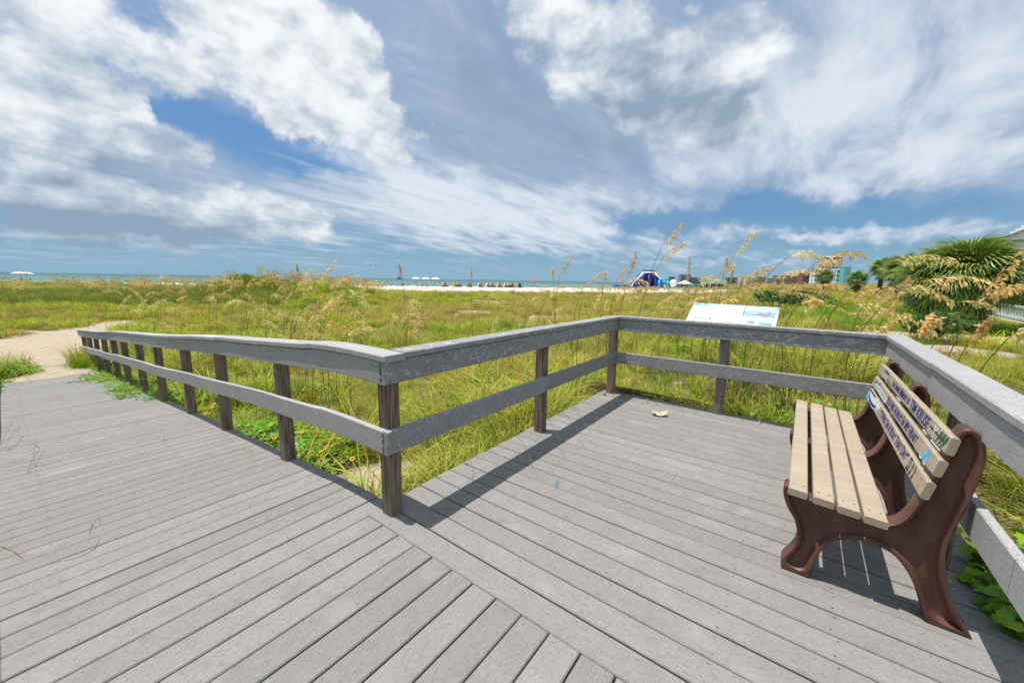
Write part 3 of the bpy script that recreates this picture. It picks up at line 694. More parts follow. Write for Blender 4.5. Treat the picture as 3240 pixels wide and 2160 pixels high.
    decal(0, 'painted_leaf', [[(1.10 - q, .05), (1.085 - q, .55), (1.075 - q, .80), (1.055 - q, .90), (1.055 - q, .60), (1.085 - q, .2)] for q in (0, .04, .08)], pgreen, .0016)
    decal(0, 'painted_string', [stroke([(1.15, .95), (1.155, .55), (1.125, -.05)], .004), stroke([(1.175, .80), (1.145, .60), (1.115, .72)], .006), stroke([(1.17, .55), (1.12, .80)], .005)], white, .0018)
    decal(1, 'painted_string', [stroke([(1.118, 1.0), (1.105, .80)], .004)], white)
    decal(1, 'painted_shoe', [[(1.115, .85), (1.09, .82), (1.10, .50), (1.13, .15), (1.165, .05), (1.178, .16), (1.15, .40), (1.13, .55)], [(1.092, .80), (1.072, .78), (1.062, .35), (1.066, .05), (1.09, .0), (1.105, .12), (1.10, .40)]], lblue)
    decal(1, 'painted_sole', [stroke([(1.13, .11), (1.16, .02), (1.18, .12)], .004), stroke([(1.065, .04), (1.088, -.02), (1.106, .08)], .004)], white, .0016)
    def head(c_): return [(c_ + .010 * math.cos(a), .22 + .13 * math.sin(a)) for a in [j * math.pi / 4 for j in range(8)]]
    decal(2, 'painted_note', [stroke([(1.255, .90), (1.248, .25)], .003), stroke([(1.228, .92), (1.222, .25)], .003), stroke([(1.258, .88), (1.226, .9)], .005), head(1.257), head(1.230)], black)
    for st in ((1.190, 1.180, 1.165, 1.188), (1.145, 1.128, 1.118, 1.136)): decal(2, 'painted_note', [stroke([(st[0], .88), (st[1], .25)], .003), stroke([(st[0], .86), (st[2], .55)], .003), head(st[3])], black)
    decal(2, 'painted_note', [stroke([(2.20, .85), (2.17, .6), (2.19, .45), (2.165, .25)], .003)], black)
    mb = MB()
    for (a, c_), (e_, g_) in ends:
        for yy in (1.028, 1.905, 2.745):
            for fx in (.25, .75):
                x_ = a + (e_ - a) * fx - off.x; z_ = c_ + (g_ - c_) * fx + .0008; y_ = yy - off.y
                mb.add([(x_ + .0045 * math.cos(q), y_ + .006 * math.sin(q), z_) for q in [j * math.pi / 3 for j in range(6)]], [tuple(range(6))])
    for (a, c_), (e_, g_) in SLB:
        for yy in (1.028, 1.905, 2.745):
            for fx in (.25, .75):
                x_ = a + (e_ - a) * fx - off.x - .001; z_ = c_ + (g_ - c_) * fx; y_ = yy - off.y
                mb.add([(x_, y_ + .0045 * math.sin(q), z_ + .0045 * math.cos(q)) for q in [j * math.pi / 3 for j in range(6)]], [tuple(range(6))])
    q = mb.build('screws', plain('rusty_screw', (.13, .085, .055), .6), t_); tag(q, kind='stuff')
bench()

# ---------------------------------------------------------------- information panel beyond the far railing
def info_panel():
    y0, y1 = 4.02, 4.50
    A = Vector((.665, 4.50, 1.180)); B = Vector((1.640, 4.50, 1.166)); dn = Vector((0, -.44, -.235))
    t_ = empty('information_panel', (1.15, 4.2, float(T(1.15, 4.2)))); tag(t_, 'tilted white and blue wildlife information panel beyond the far railing', 'sign')
    off = t_.location
    ex = (B - A).normalized(); ey = -dn.normalized(); ez = ex.cross(ey); Wd = (B - A).length; Hh = dn.length
    O = A + dn
    def P(u, v, l=0): q = O + ex * (u * Wd) + ey * (v * Hh) + ez * l - off; return tuple(q)
    def quad(nm, u0, v0, u1, v1, mat_, l, par): return mk(nm, [P(u0, v0, l), P(u1, v0, l), P(u1, v1, l), P(u0, v1, l)], [(0, 1, 2, 3)], mat_, par)
    wht = plain('panel_white', (.74, .76, .78), .35, .03, 4); hdr = plain('panel_header_blue', (.30, .55, .74), .35, .06, 4); cyan = plain('panel_cyan', (.06, .42, .62), .35, .2, 6); dkb = plain('panel_navy', (.02, .06, .28), .35, .1, 6); gr = plain('panel_text_grey', (.45, .46, .48), .4, .1, 9); drk = plain('panel_dark', (.08, .09, .12), .4, .3, 9); red = plain('panel_red', (.55, .12, .10), .4, .1, 9); dol = plain('panel_dolphin', (.24, .27, .32), .4, .35, 14); sky_ = plain('panel_photo_sea', (.28, .50, .62), .4, .25, 5)
    mb = MB(); mb.add([P(0, 0, -.02), P(1, 0, -.02), P(1, 1, -.02), P(0, 1, -.02), P(0, 0, 0), P(1, 0, 0), P(1, 1, 0), P(0, 1, 0)], [(0, 3, 2, 1), (4, 5, 6, 7), (0, 1, 5, 4), (1, 2, 6, 5), (2, 3, 7, 6), (3, 0, 4, 7)])
    pn = mb.build('panel', wht, t_)
    quad('header_band', .0, .86, 1.0, 1.0, hdr, .0010, pn)
    quad('header_picture', .02, .865, .175, .99, cyan, .0016, pn)
    mk('header_pelican', [P(.06, .88, .0022), P(.10, .93, .0022), P(.16, .90, .0022), P(.12, .97, .0022), P(.08, .96, .0022)], [(0, 1, 4), (1, 2, 3), (1, 3, 4)], wht, pn)
    mk('header_bill', [P(.10, .925, .0025), P(.15, .935, .0025), P(.15, .95, .0025)], [(0, 1, 2)], red, pn)
    quad('photo_print', .625, .50, .965, .80, sky_, .0012, pn)
    mk('photo_dolphin', [P(.66, .60, .002), P(.74, .64, .002), P(.80, .74, .002), P(.86, .68, .002), P(.90, .76, .002), P(.93, .66, .002), P(.96, .52, .002), P(.86, .50, .002), P(.76, .57, .002)], [(0, 1, 8), (1, 2, 3), (1, 3, 7, 8), (3, 4, 5), (3, 5, 6, 7)], dol, pn)
    quad('diagram', .49, .49, .66, .66, plain('panel_diagram', (.58, .60, .64), .4, .12, 20), .0010, pn)
    mk('diagram_line', [P(.49, .655, .002), P(.66, .655, .002), P(.66, .67, .002), P(.49, .67, .002), P(.55, .49, .002), P(.555, .49, .002), P(.555, .66, .002), P(.55, .66, .002)], [(0, 1, 2, 3), (4, 5, 6, 7)], drk, pn)
    # body text set as broken lines too small to read
    r = random.Random(4); mb = MB()
    for ln in range(9):
        v_ = .79 - ln * .032; u = .05
        if ln in (1,): continue
        while u < .58:
            w_ = r.uniform(.012, .04)
            if u + w_ > (.60 if ln < 5 else .45): break
            mb.add([P(u, v_, .0012), P(u + w_, v_, .0012), P(u + w_, v_ + .013, .0012), P(u, v_ + .013, .0012)], [(0, 1, 2, 3)]); u += w_ + .008
    tag(mb.build('body_text', gr, pn), kind='stuff')
    mb = MB(); u = .22
    while u < .95:
        w_ = r.uniform(.015, .05); mb.add([P(u, .925, .0018), P(u + w_, .925, .0018), P(u + w_, .965, .0018), P(u, .965, .0018)], [(0, 1, 2, 3)]); u += w_ + .012
    u = .42
    while u < .80:
        w_ = r.uniform(.012, .03); mb.add([P(u, .88, .0018), P(u + w_, .88, .0018), P(u + w_, .9, .0018), P(u, .9, .0018)], [(0, 1, 2, 3)]); u += w_ + .01
    tag(mb.build('header_text', wht, pn), kind='stuff')
    # coast line map
    pts = [(.13, .42), (.20, .36), (.27, .28), (.34, .22), (.40, .19), (.47, .155), (.56, .13), (.66, .13), (.74, .11)]
    mb = MB()
    for (a, b_), (c_, d_) in zip(pts, pts[1:]): mb.add([P(a, b_, .0014), P(c_, d_, .0014), P(c_, d_ + .012, .0014), P(a, b_ + .012, .0014)], [(0, 1, 2, 3)])
    for k in range(26):
        a = r.uniform(.20, .62); b_ = np.interp(a, [q[0] for q in pts], [q[1] for q in pts]) + r.uniform(-.03, .02); mb.add([P(a, b_, .0014), P(a + r.uniform(.005, .02), b_ + r.uniform(-.02, .02), .0014), P(a + .008, b_ + .012, .0014)], [(0, 1, 2)])
    for k in range(7): mb.add([P(.09 + r.uniform(0, .03), .42 + r.uniform(0, .06), .0014), P(.13, .43 + r.uniform(0, .04), .0014), P(.11, .46, .0014)], [(0, 1, 2)])
    tag(mb.build('coast_map', drk, pn), kind='stuff')
    cu = bpy.data.curves.new('street_name', 'FONT'); cu.body = '103rd AVE.'; cu.size = .050; cu.extrude = .0002; cu.offset = .001; cu.materials.append(dkb)
    o = bpy.data.objects.new('street_name', cu); COL.objects.link(o); o = text_mesh(o); o.parent = pn
    mt = Matrix((ex, ey, ez)).transposed().to_4x4(); mt.translation = Vector(P(.065, .215, .002)); o.matrix_local = mt
    def ell(nm, u, v_, ru, rv, mat_, l, a0=0, a1=2 * math.pi): return mk(nm, [P(u + ru * math.cos(a0 + (a1 - a0) * k / 20), v_ + rv * math.sin(a0 + (a1 - a0) * k / 20), l) for k in range(21 if a1 - a0 < 6 else 20)], [tuple(range(21 if a1 - a0 < 6 else 20))], mat_, pn)
    ell('round_emblem', .735, .235, .048, .062, cyan, .0012); ell('emblem_top', .735, .245, .036, .045, dkb, .0016, 0, math.pi); mk('emblem_bird', [P(.70, .25, .002), P(.735, .225, .002), P(.77, .25, .002), P(.737, .205, .002)], [(0, 3, 1), (1, 3, 2)], wht, pn)
    ell('arched_emblem', .885, .18, .072, .085, cyan, .0012, 0, math.pi); mk('emblem_tree', [P(.90, .18, .0018), P(.906, .18, .0018), P(.912, .235, .0018), P(.935, .225, .0018), P(.91, .25, .0018), P(.885, .235, .0018), P(.906, .235, .0018)], [(0, 1, 2, 6), (2, 3, 4), (4, 5, 6)], drk, pn); quad('emblem_base', .813, .165, .957, .18, drk, .0014, pn)
    for u in (.466,):
        q = O + ex * (u * Wd) + ey * (.5 * Hh) - off
        MB().box(q.x - .03, q.x + .03, q.y - .03, q.y + .03, -.3, q.z - .03).build('pedestal', M['post'], t_)
info_panel()

# ---------------------------------------------------------------- grass: source tufts (not in the scene) and the masses grown from them
def rot2(x, y, a): return x * math.cos(a) - y * math.sin(a), x * math.sin(a) + y * math.cos(a)
def blades(n, h, rad, wid, arch, cols, dry=.2, drycol=(.50, .40, .13), seg=3, r=None):
    V = []; F = []; C = []
    for _ in range(n):
        a = r.uniform(0, 6.283); q = rad * math.sqrt(r.random()); bx_, by = q * math.cos(a), q * math.sin(a)
        da = a + r.uniform(-1.2, 1.2); H = h * r.uniform(.55, 1.1); ar = arch * r.uniform(.3, 1.25); w = wid * r.uniform(.7, 1.3)
        col = drycol if r.random() < dry else r.choice(cols); col = [c * r.uniform(.75, 1.25) for c in col]
        px, py = -math.sin(da), math.cos(da); base = len(V)
        for k in range(seg + 1):
            t_ = k / seg; hor = ar * H * t_ ** 2; z = H * (t_ - .42 * ar * t_ ** 3); ww = w * (1 - .85 * t_ ** 1.5)
            x = bx_ + math.cos(da) * hor; y = by + math.sin(da) * hor
            tip = max(0, t_ - .6) * .8; foot = max(0, .35 - t_) * .8
            c = [(col[i] * (1 - foot) + (.30, .21, .10)[i] * foot) * (1 - tip) + (.48, .38, .14)[i] * tip * .9 for i in range(3)] + [1]
            if k < seg:
                V += [(x - px * ww / 2, y - py * ww / 2, z), (x + px * ww / 2, y + py * ww / 2, z)]; C += [c, c]
            else: V.append((x, y, z)); C.append(c)
        for k in range(seg - 1): b_ = base + 2 * k; F.append((b_, b_ + 1, b_ + 3, b_ + 2))
        b_ = base + 2 * (seg - 1); F.append((b_, b_ + 1, b_ + 2))
    return V, F, C
def leaves(n, h, rad, size, cols, r, droop=.4):
    V = []; F = []; C = []
    for _ in range(n):
        a = r.uniform(0, 6.283); q = rad * math.sqrt(r.random()); z = h * r.uniform(.15, 1) * (1 - .5 * (q / rad) ** 2)
        c0 = Vector((q * math.cos(a), q * math.sin(a), z)); d = Vector((math.cos(a + r.uniform(-1, 1)), math.sin(a + r.uniform(-1, 1)), r.uniform(-droop, .5))).normalized()
        s_ = d.cross(Vector((0, 0, 1))).normalized(); l = size * r.uniform(.6, 1.3); w = l * .32; up = s_.cross(d)
        col = r.choice(cols); col = [c * r.uniform(.7, 1.3) for c in col] + [1]; b_ = len(V)
        pts = [c0, c0 + d * l * .35 + s_ * w + up * l * .08, c0 + d * l * .75 + s_ * w * .7 + up * l * .03, c0 + d * l - up * l * .08, c0 + d * l * .75 - s_ * w * .7 + up * l * .03, c0 + d * l * .35 - s_ * w + up * l * .08]
        V += [tuple(p_) for p_ in pts]; C += [col] * 6; F += [(b_, b_ + 1, b_ + 2, b_ + 3), (b_, b_ + 3, b_ + 4, b_ + 5)]
    return V, F, C
def far_oats(n, r):
    V = []; F = []; C = []
    for _ in range(n):
        x, y = r.uniform(-.7, .7), r.uniform(-.7, .7); H = r.uniform(.75, 1.25); lx, ly = r.uniform(.08, .3), r.uniform(-.05, .15); w = .006; b_ = len(V)
        nk = (x + lx, y + ly, H)
        V += [(x - w, y, 0), (x + w, y, 0), (nk[0] + w, nk[1], H), (nk[0] - w, nk[1], H)]; C += [(.42, .36, .10, 1)] * 4; F.append((b_, b_ + 1, b_ + 2, b_ + 3))
        for k in range(9):
            t_ = k / 8; cx = nk[0] + .22 * t_; cy = nk[1] + .08 * t_; cz = H + .14 * t_ - .22 * t_ * t_; s_ = .035 * (1.3 - t_ * .6); b_ = len(V); j = r.uniform(-.03, .03); q = r.uniform(.75, 1.2)
            V += [(cx - .012, cy + j, cz + .01), (cx + s_, cy + j, cz - .02), (cx + .02, cy + j * 2, cz - .09), (cx - .02, cy, cz - .05)]; C += [(.86 * q, .68 * q, .30 * q, 1)] * 4; F.append((b_, b_ + 1, b_ + 2, b_ + 3))
    return V, F, C
G1, G2, G3, G4 = (.29, .42, .018), (.47, .52, .026), (.63, .57, .06), (.15, .26, .018)
BR = (.26, .50, .014)
SRC = bpy.data.collections.new('tuft_sources')
def src(name, data, m_):
    V, F, C = data
    me = bpy.data.meshes.new(name); me.from_pydata(V, [], F); me.materials.append(m_)
    a = me.attributes.new('Col', 'FLOAT_COLOR', 'POINT'); a.data.foreach_set('color', np.asarray(C, 'f').ravel())
    o = bpy.data.objects.new(name, me); return o
r_ = random.Random(99)
tufts = []
for k in range(3): tufts.append(src('tall', blades(60, .66, .13, .0115, 1.0, [G1, G2, G3, G4], .24, r=r_, seg=4), M['grass']))          # 0-2
for k in range(2): tufts.append(src('fine', blades(64, .34, .16, .0085, .75, [G1, G2, BR], .18, r=r_), M['grass']))                        # 3-4
tufts.append(src('thatch', blades(60, .26, .24, .009, 1.3, [(.36, .27, .12), (.26, .19, .09)], .6, (.42, .31, .15), r=r_), M['grass']))  # 5
for k in range(2): tufts.append(src('leafy', leaves(80, .24, .24, .068, [(.16, .36, .014), (.22, .42, .02), (.11, .25, .014)], r_), M['leaf']))   # 6-7
for k in range(2): tufts.append(src('clump', blades(80, .42, .36, .016, .85, [G1, G2, G2], .12, r=r_), M['grass']))                      # 8-9
tufts.append(src('dryclump', blades(70, .42, .36, .012, .7, [G3, (.38, .30, .09)], .5, r=r_), M['grass']))                             # 10
tufts.append(src('oats', far_oats(11, r_), M['oat']))                                                                               # 11
tufts.append(src('bright', blades(100, .30, .22, .009, .5, [BR, (.16, .31, .014), (.24, .37, .02)], .04, r=r_), M['grass']))              # 12
tufts.append(src('dark', blades(80, .55, .36, .014, .5, [G4, (.13, .20, .022)], .1, r=r_), M['grass']))                                 # 13
tufts.append(src('marsh', blades(70, .22, .40, .012, .6, [(.40, .32, .075), (.34, .32, .05), (.42, .31, .10)], .3, r=r_), M['grass']))  # 14
tufts.append(src('stalks', blades(16, .98, .22, .006, .22, [(.30, .19, .08), (.44, .32, .11), (.36, .33, .08)], .3, r=r_), M['grass']))   # 15
for i, o in enumerate(tufts): o.name = 'tuft_%02d' % i; SRC.objects.link(o)
def scatter(name, pts, rot, scl, vid, label):
    me = bpy.data.meshes.new(name); me.vertices.add(len(pts)); me.vertices.foreach_set('co', np.asarray(pts, 'f').ravel())
    for an, ty, da, key in (('rot', 'FLOAT_VECTOR', rot, 'vector'), ('scl', 'FLOAT', scl, 'value'), ('vid', 'INT', vid, 'value')):
        a = me.attributes.new(an, ty, 'POINT'); a.data.foreach_set(key, np.asarray(da, 'i' if ty == 'INT' else 'f').ravel())
    o = link(name, me); tag(o, label, 'grass', kind='stuff')
    ng = bpy.data.node_groups.new(name, 'GeometryNodeTree'); ng.interface.new_socket('Geometry', in_out='INPUT', socket_type='NodeSocketGeometry'); ng.interface.new_socket('Geometry', in_out='OUTPUT', socket_type='NodeSocketGeometry')
    N = ng.nodes.new; gi, go = N('NodeGroupInput'), N('NodeGroupOutput'); ip = N('GeometryNodeInstanceOnPoints'); ci = N('GeometryNodeCollectionInfo'); ci.inputs['Collection'].default_value = SRC; ci.inputs['Separate Children'].default_value = True; ci.inputs['Reset Children'].default_value = True
    def na(nm, ty):
        q = N('GeometryNodeInputNamedAttribute'); q.data_type = ty; q.inputs[0].default_value = nm; return q.outputs[0]
    e2r = N('FunctionNodeEulerToRotation'); L = ng.links.new
    L(gi.outputs[0], ip.inputs['Points']); L(ci.outputs[0], ip.inputs['Instance']); ip.inputs['Pick Instance'].default_value = True
    L(na('vid', 'INT'), ip.inputs['Instance Index']); L(na('rot', 'FLOAT_VECTOR'), e2r.inputs[0]); L(e2r.outputs[0], ip.inputs['Rotation']); L(na('scl', 'FLOAT'), ip.inputs['Scale']); L(ip.outputs[0], go.inputs[0])
    md = o.modifiers.new('grow', 'NODES'); md.node_group = ng
    return o
def on_deck(x, y, mg=0.0):
    return ((x > -.20 - mg) & (x < 2.80 + mg) & (y > -2.0) & (y < 3.50 + mg)) | ((y > -1.84 - mg) & (y < .11 + mg) & (x > -12.9))
def polar(n, r0, r1, a0=-122, a1=48, power=2.0):
    u = npr.random(n); rr = (r0 ** power + u * (r1 ** power - r0 ** power)) ** (1 / power); aa = np.radians(a0 + (a1 - a0) * npr.random(n))
    return CAM[0] + rr * np.sin(aa), CAM[1] + rr * np.cos(aa), rr
def plant(name, x, y, vid, smin, smax, label, thr=.45, tilt=.15, dz=-.02, mg=.10, wind=.10):
    k = ~on_deck(x, y, mg) & (veg(x, y) > thr + npr.uniform(-.2, .2, len(x)))
    x, y, vid = x[k], y[k], np.asarray(vid)[k]; n = len(x)
    rot = np.stack([npr.normal(0, tilt, n), npr.normal(0, tilt, n), npr.uniform(0, 6.283, n)], -1)
    sc_ = npr.uniform(smin, smax, n)
    if name == 'dune_grass':
        sc_ *= .45 + .75 * ss(fbm(x * .8 + 21, y * .8 + 4), .3, .68); sc_ = np.where(((x > 2.6) & (y > 4.4)) | (x + y > 11), sc_ * .5, sc_)
    return scatter(name, np.stack([x, y, T(x, y) + dz], -1), rot, sc_, vid, label)
x, y, d = polar(9000, 1.5, 15, power=1.5)
pick = fbm(x * .6 + 9, y * .6); ln = lush(x, y)
vid = np.where(pick > .60, npr.choice([3, 4, 6, 7, 12, 2], len(x)), np.where(pick < .44, npr.choice([5, 0, 5, 10, 15], len(x)), npr.choice([0, 1, 2, 3, 5, 9, 15], len(x))))
vid = np.where(ln > .5, 12, vid)
k_ = ~((x > 2.6) & (x < 3.25) & (y < 3.4)); x, y, vid = x[k_], y[k_], vid[k_]
nearwalk = (y < 1.1) & (x < -.9) & (x > -13); vid = np.where(nearwalk & (npr.random(len(x)) < .75), npr.choice([6, 7, 3], len(x)), vid)
vid = np.where((y > 3.4) & (y < 7) & (x > -.5) & (npr.random(len(x)) < .75), npr.choice([5, 5, 7, 5, 0, 13], len(x)), vid)
plant('dune_grass', x, y, vid, .75, 1.25, 'tangled green and straw coloured dune grass around the platform')
x, y, d = polar(14000, 13, 46, power=1.6)
pick = fbm(x * .16 + 3, y * .16); right = x + .2 * y > 1
vid = np.where(pick > .58, npr.choice([8, 9, 3, 12, 13], len(x)), np.where(pick < .42, npr.choice([10, 8, 14, 15], len(x)), npr.choice([8, 9, 10, 8, 9, 12], len(x))))
marsh = (x > -22) & (y > 13) & (x + .1 * y < 4.5); vid = np.where(marsh & (npr.random(len(x)) < .85) & (pick < .66), npr.choice([14, 14, 10], len(x)), vid); vid = np.where(lush(x, y) > .4, 12, vid)
plant('meadow_grass', x, y, vid, .8, 1.35, 'yellow green grass covering the flat dunes in the middle distance')
x, y, d = polar(15000, 44, 150, -105, 35, power=1.5)
pick = fbm(x * .06 + 3, y * .06)
vid = np.where(pick > .56, npr.choice([8, 13, 9], len(x)), npr.choice([10, 8, 14, 14], len(x)))
vid = np.where((x > -45) & (npr.random(len(x)) < .8), npr.choice([14, 14, 10], len(x)), vid)
plant('far_grass', x, y, vid, 1.1, 2.0, 'tawny green grass on the far side of the dune flats')
# dark ridge of grass and thick oats far left, golden oats on the mound and across the back of the marsh
x, y, d = polar(2600, 30, 60, -100, -66)
k = np.abs(shore(x, y) - 34) < 6; x, y = x[k], y[k]
plant('ridge_grass', x, y, np.full(len(x), 13), 1.0, 1.5, 'dark green grass on the low ridge at the far left', thr=.2)
x, y, d = polar(1500, 30, 60, -100, -64)
k = np.abs(shore(x, y) - 36) < 5; x, y = x[k][:95], y[k][:95]
plant('ridge_sea_oats', x, y, np.full(len(x), 11), .9, 1.35, 'thin brown sea oats standing along the far left ridge', thr=.1)
x = np.concatenate([npr.normal(-37, 3.0, 260), npr.normal(-37, 2.4, 160)]); y = np.concatenate([npr.normal(20.5, 2.6, 260), npr.normal(12.2, 2.2, 160)])
plant('mound_cover', x, y, np.where(y > 15.5, npr.choice([11, 8, 8, 10, 9], len(x)), npr.choice([13, 12, 8, 9], len(x))), .8, 1.15, 'golden sea oats and green grass covering the dune mound', thr=.0)
x, y, d = polar(2600, 70, 150, -34, 16)
plant('far_sea_oats', x, y, np.full(len(x), 11), .9, 1.4, 'golden haze of sea oats across the back of the marsh', thr=.3)
# grass and litter crowding the deck edges
ex_, ey_ = [], []
for k in range(480):
    q = rnd.random()
    if q < .42: ex_.append(-.30 - abs(rnd.gauss(0, .28))); ey_.append(rnd.uniform(.7, 3.7))
    elif q < .72: ex_.append(rnd.uniform(-.3, 2.6)); ey_.append(3.60 + abs(rnd.gauss(0, .3)))
    else: ex_.append(3.32 + abs(rnd.gauss(0, .3))); ey_.append(rnd.uniform(-.5, 3.6))
ex_ = np.array(ex_); ey_ = np.array(ey_)
vid = npr.choice([0, 1, 2, 13, 5, 5], len(ex_))
vid = np.where((ex_ > 1.5) & (ey_ > 3.5), npr.choice([6, 7, 5, 0, 5, 5], len(ex_)), vid)
plant('edge_grass', ex_, ey_, vid, .6, 1.0, 'long arching grass crowding the platform edges', thr=-1, tilt=.22, mg=.05)
# ---------------------------------------------------------------- sea oats, one by one
def bez(p0, p1, p2, n): return [tuple((1 - t_) ** 2 * np.array(p0) + 2 * t_ * (1 - t_) * np.array(p1) + t_ * t_ * np.array(p2)) for t_ in [i / n for i in range(n + 1)]]
def oat_plant(base, neck, tip, arch, label, group, seed, tone=0, big=1.0):
    """stalk from base to neck, seed head bending from neck over to tip"""
    r = random.Random(seed); base = np.array(base, float); neck = np.array(neck, float); tip = np.array(tip, float)
    t_ = empty('sea_oat_stalk', base); tag(t_, label, 'sea oats', group)
    dirh = tip - neck; L_ = np.linalg.norm(dirh)
    ctrl = neck + dirh * .5 + np.array([0, 0, arch * L_])
    tan0 = (ctrl - neck) / np.linalg.norm(ctrl - neck); H = np.linalg.norm(neck - base)
    sc = neck - tan0 * H * .45; sc[:2] = sc[:2] * .55 + (base[:2] + (neck - base)[:2] * .25) * .45
    st = [np.array(q) - base for q in bez(base, sc, neck, 7)]
    tones = {0: ((.72, .51, .17), (.95, .77, .38)), 1: ((.55, .38, .13), (.80, .57, .23)), 2: ((.60, .60, .16), (.90, .87, .40))}[tone]
    V = []; F = []; C = []
    mb = MB(); n_ = len(st); mb.tube([tuple(q) for q in st], [.0042 * (1 - .45 * i / n_) * big for i in range(n_)], 4)
    nv = len(mb.V); cs = [(.34, .27, .07, 1)] * nv
    for q in range(r.randint(2, 4)):                                 # stalk leaves
        i = r.randint(1, 4); p0 = st[i]; a = r.uniform(0, 6.28); l = r.uniform(.25, .5); dv = np.array([math.cos(a), math.sin(a), .9]); sd_ = np.array([-math.sin(a), math.cos(a), 0]) * .004; b_ = len(mb.V)
        for k in range(4):
            u = k / 3; q_ = p0 + dv * l * u * .7 + np.array([0, 0, -.55 * l * u * u]); w = 1 - u * .9; mb.V += [tuple(q_ - sd_ * w), tuple(q_ + sd_ * w)]; cs += [(.17, .17, .04, 1)] * 2
        for k in range(3): mb.F.append((b_ + 2 * k, b_ + 2 * k + 1, b_ + 2 * k + 3, b_ + 2 * k + 2))
    mk('stalk', mb.V, mb.F, M['oat'], t_, False, None, cs)
    # head
    rac = [np.array(q) - base for q in bez(neck, ctrl, tip, 12)]
    hb = MB(); hb.tube([tuple(q) for q in rac], [.0028 * (1 - .6 * i / 13) * big for i in range(13)], 3); cs = [(.46, .34, .12, 1)] * len(hb.V)
    wind = np.array([.80, .60, 0]); hz = dirh.copy(); hz[2] = 0; hz = hz / (np.linalg.norm(hz) + 1e-6)
    nb = 19
    for k in range(nb):
        u = .02 + .96 * k / (nb - 1); f = u * 12; i = min(int(f), 11); p0 = rac[i] * (1 - (f - i)) + rac[i + 1] * (f - i); tg = rac[i + 1] - rac[i]; tg = tg / (np.linalg.norm(tg) + 1e-9)
        bl = L_ * (.36 * (1 - .60 * u)) * r.uniform(.75, 1.25); sidev = np.cross(tg, [0, 0, 1]); sidev = sidev / (np.linalg.norm(sidev) + 1e-6) * (1 if k % 2 else -1)
        d0 = tg * .55 + sidev * r.uniform(.15, .5) + hz * .15 + np.array([0, 0, .05]); d0 = d0 / np.linalg.norm(d0)
        ns = max(3, int(bl / (.021 * big)))
        for j in range(ns):
            s_ = (j + .6) / ns; q = p0 + d0 * bl * s_ + np.array([0, 0, -.75 * bl * s_ * s_]) + np.array([r.gauss(0, .004) for _ in range(3)])
            dd = d0 * (1 - .5 * s_) + np.array([0, 0, -1.3 * s_ - .15]) + np.array([r.gauss(0, .22) for _ in range(3)]); dd = dd / np.linalg.norm(dd)
            sv = np.cross(dd, [r.gauss(0, 1), r.gauss(0, 1), r.gauss(0, 1)]); sv = sv / (np.linalg.norm(sv) + 1e-6); l = .036 * big * r.uniform(.75, 1.25); w = l * .22
            nn = np.cross(dd, sv) * w * .35; b_ = len(hb.V)
            hb.V += [tuple(q), tuple(q + dd * l * .45 + sv * w + nn), tuple(q + dd * l), tuple(q + dd * l * .45 - sv * w + nn)]; hb.F += [(b_, b_ + 1, b_ + 2), (b_, b_ + 2, b_ + 3)]
            m_ = r.random(); col = [tones[0][z] * (1 - m_) + tones[1][z] * m_ for z in range(3)]; cs += [(*col, 1)] * 4
    mk('seed_head', hb.V, hb.F, M['oat'], t_, False, None, cs)
    return t_
def gz(x, y): return float(T(x, y))
def hero(bpx, npx, tpx, d, arch, label, tone=0, group=None, big=1.4, dt=None):
    nk = at(*npx, d); tp = at(*tpx, d if dt is None else dt); h_ = heading(bpx); b_ = CAM[:2] + h_ * d
    oat_plant((b_[0], b_[1], gz(*b_)), nk, tp, arch, label, group, hash((npx, tpx)) % 9973, tone, big)
gR = 'sea oats arching over the right part of the railing'
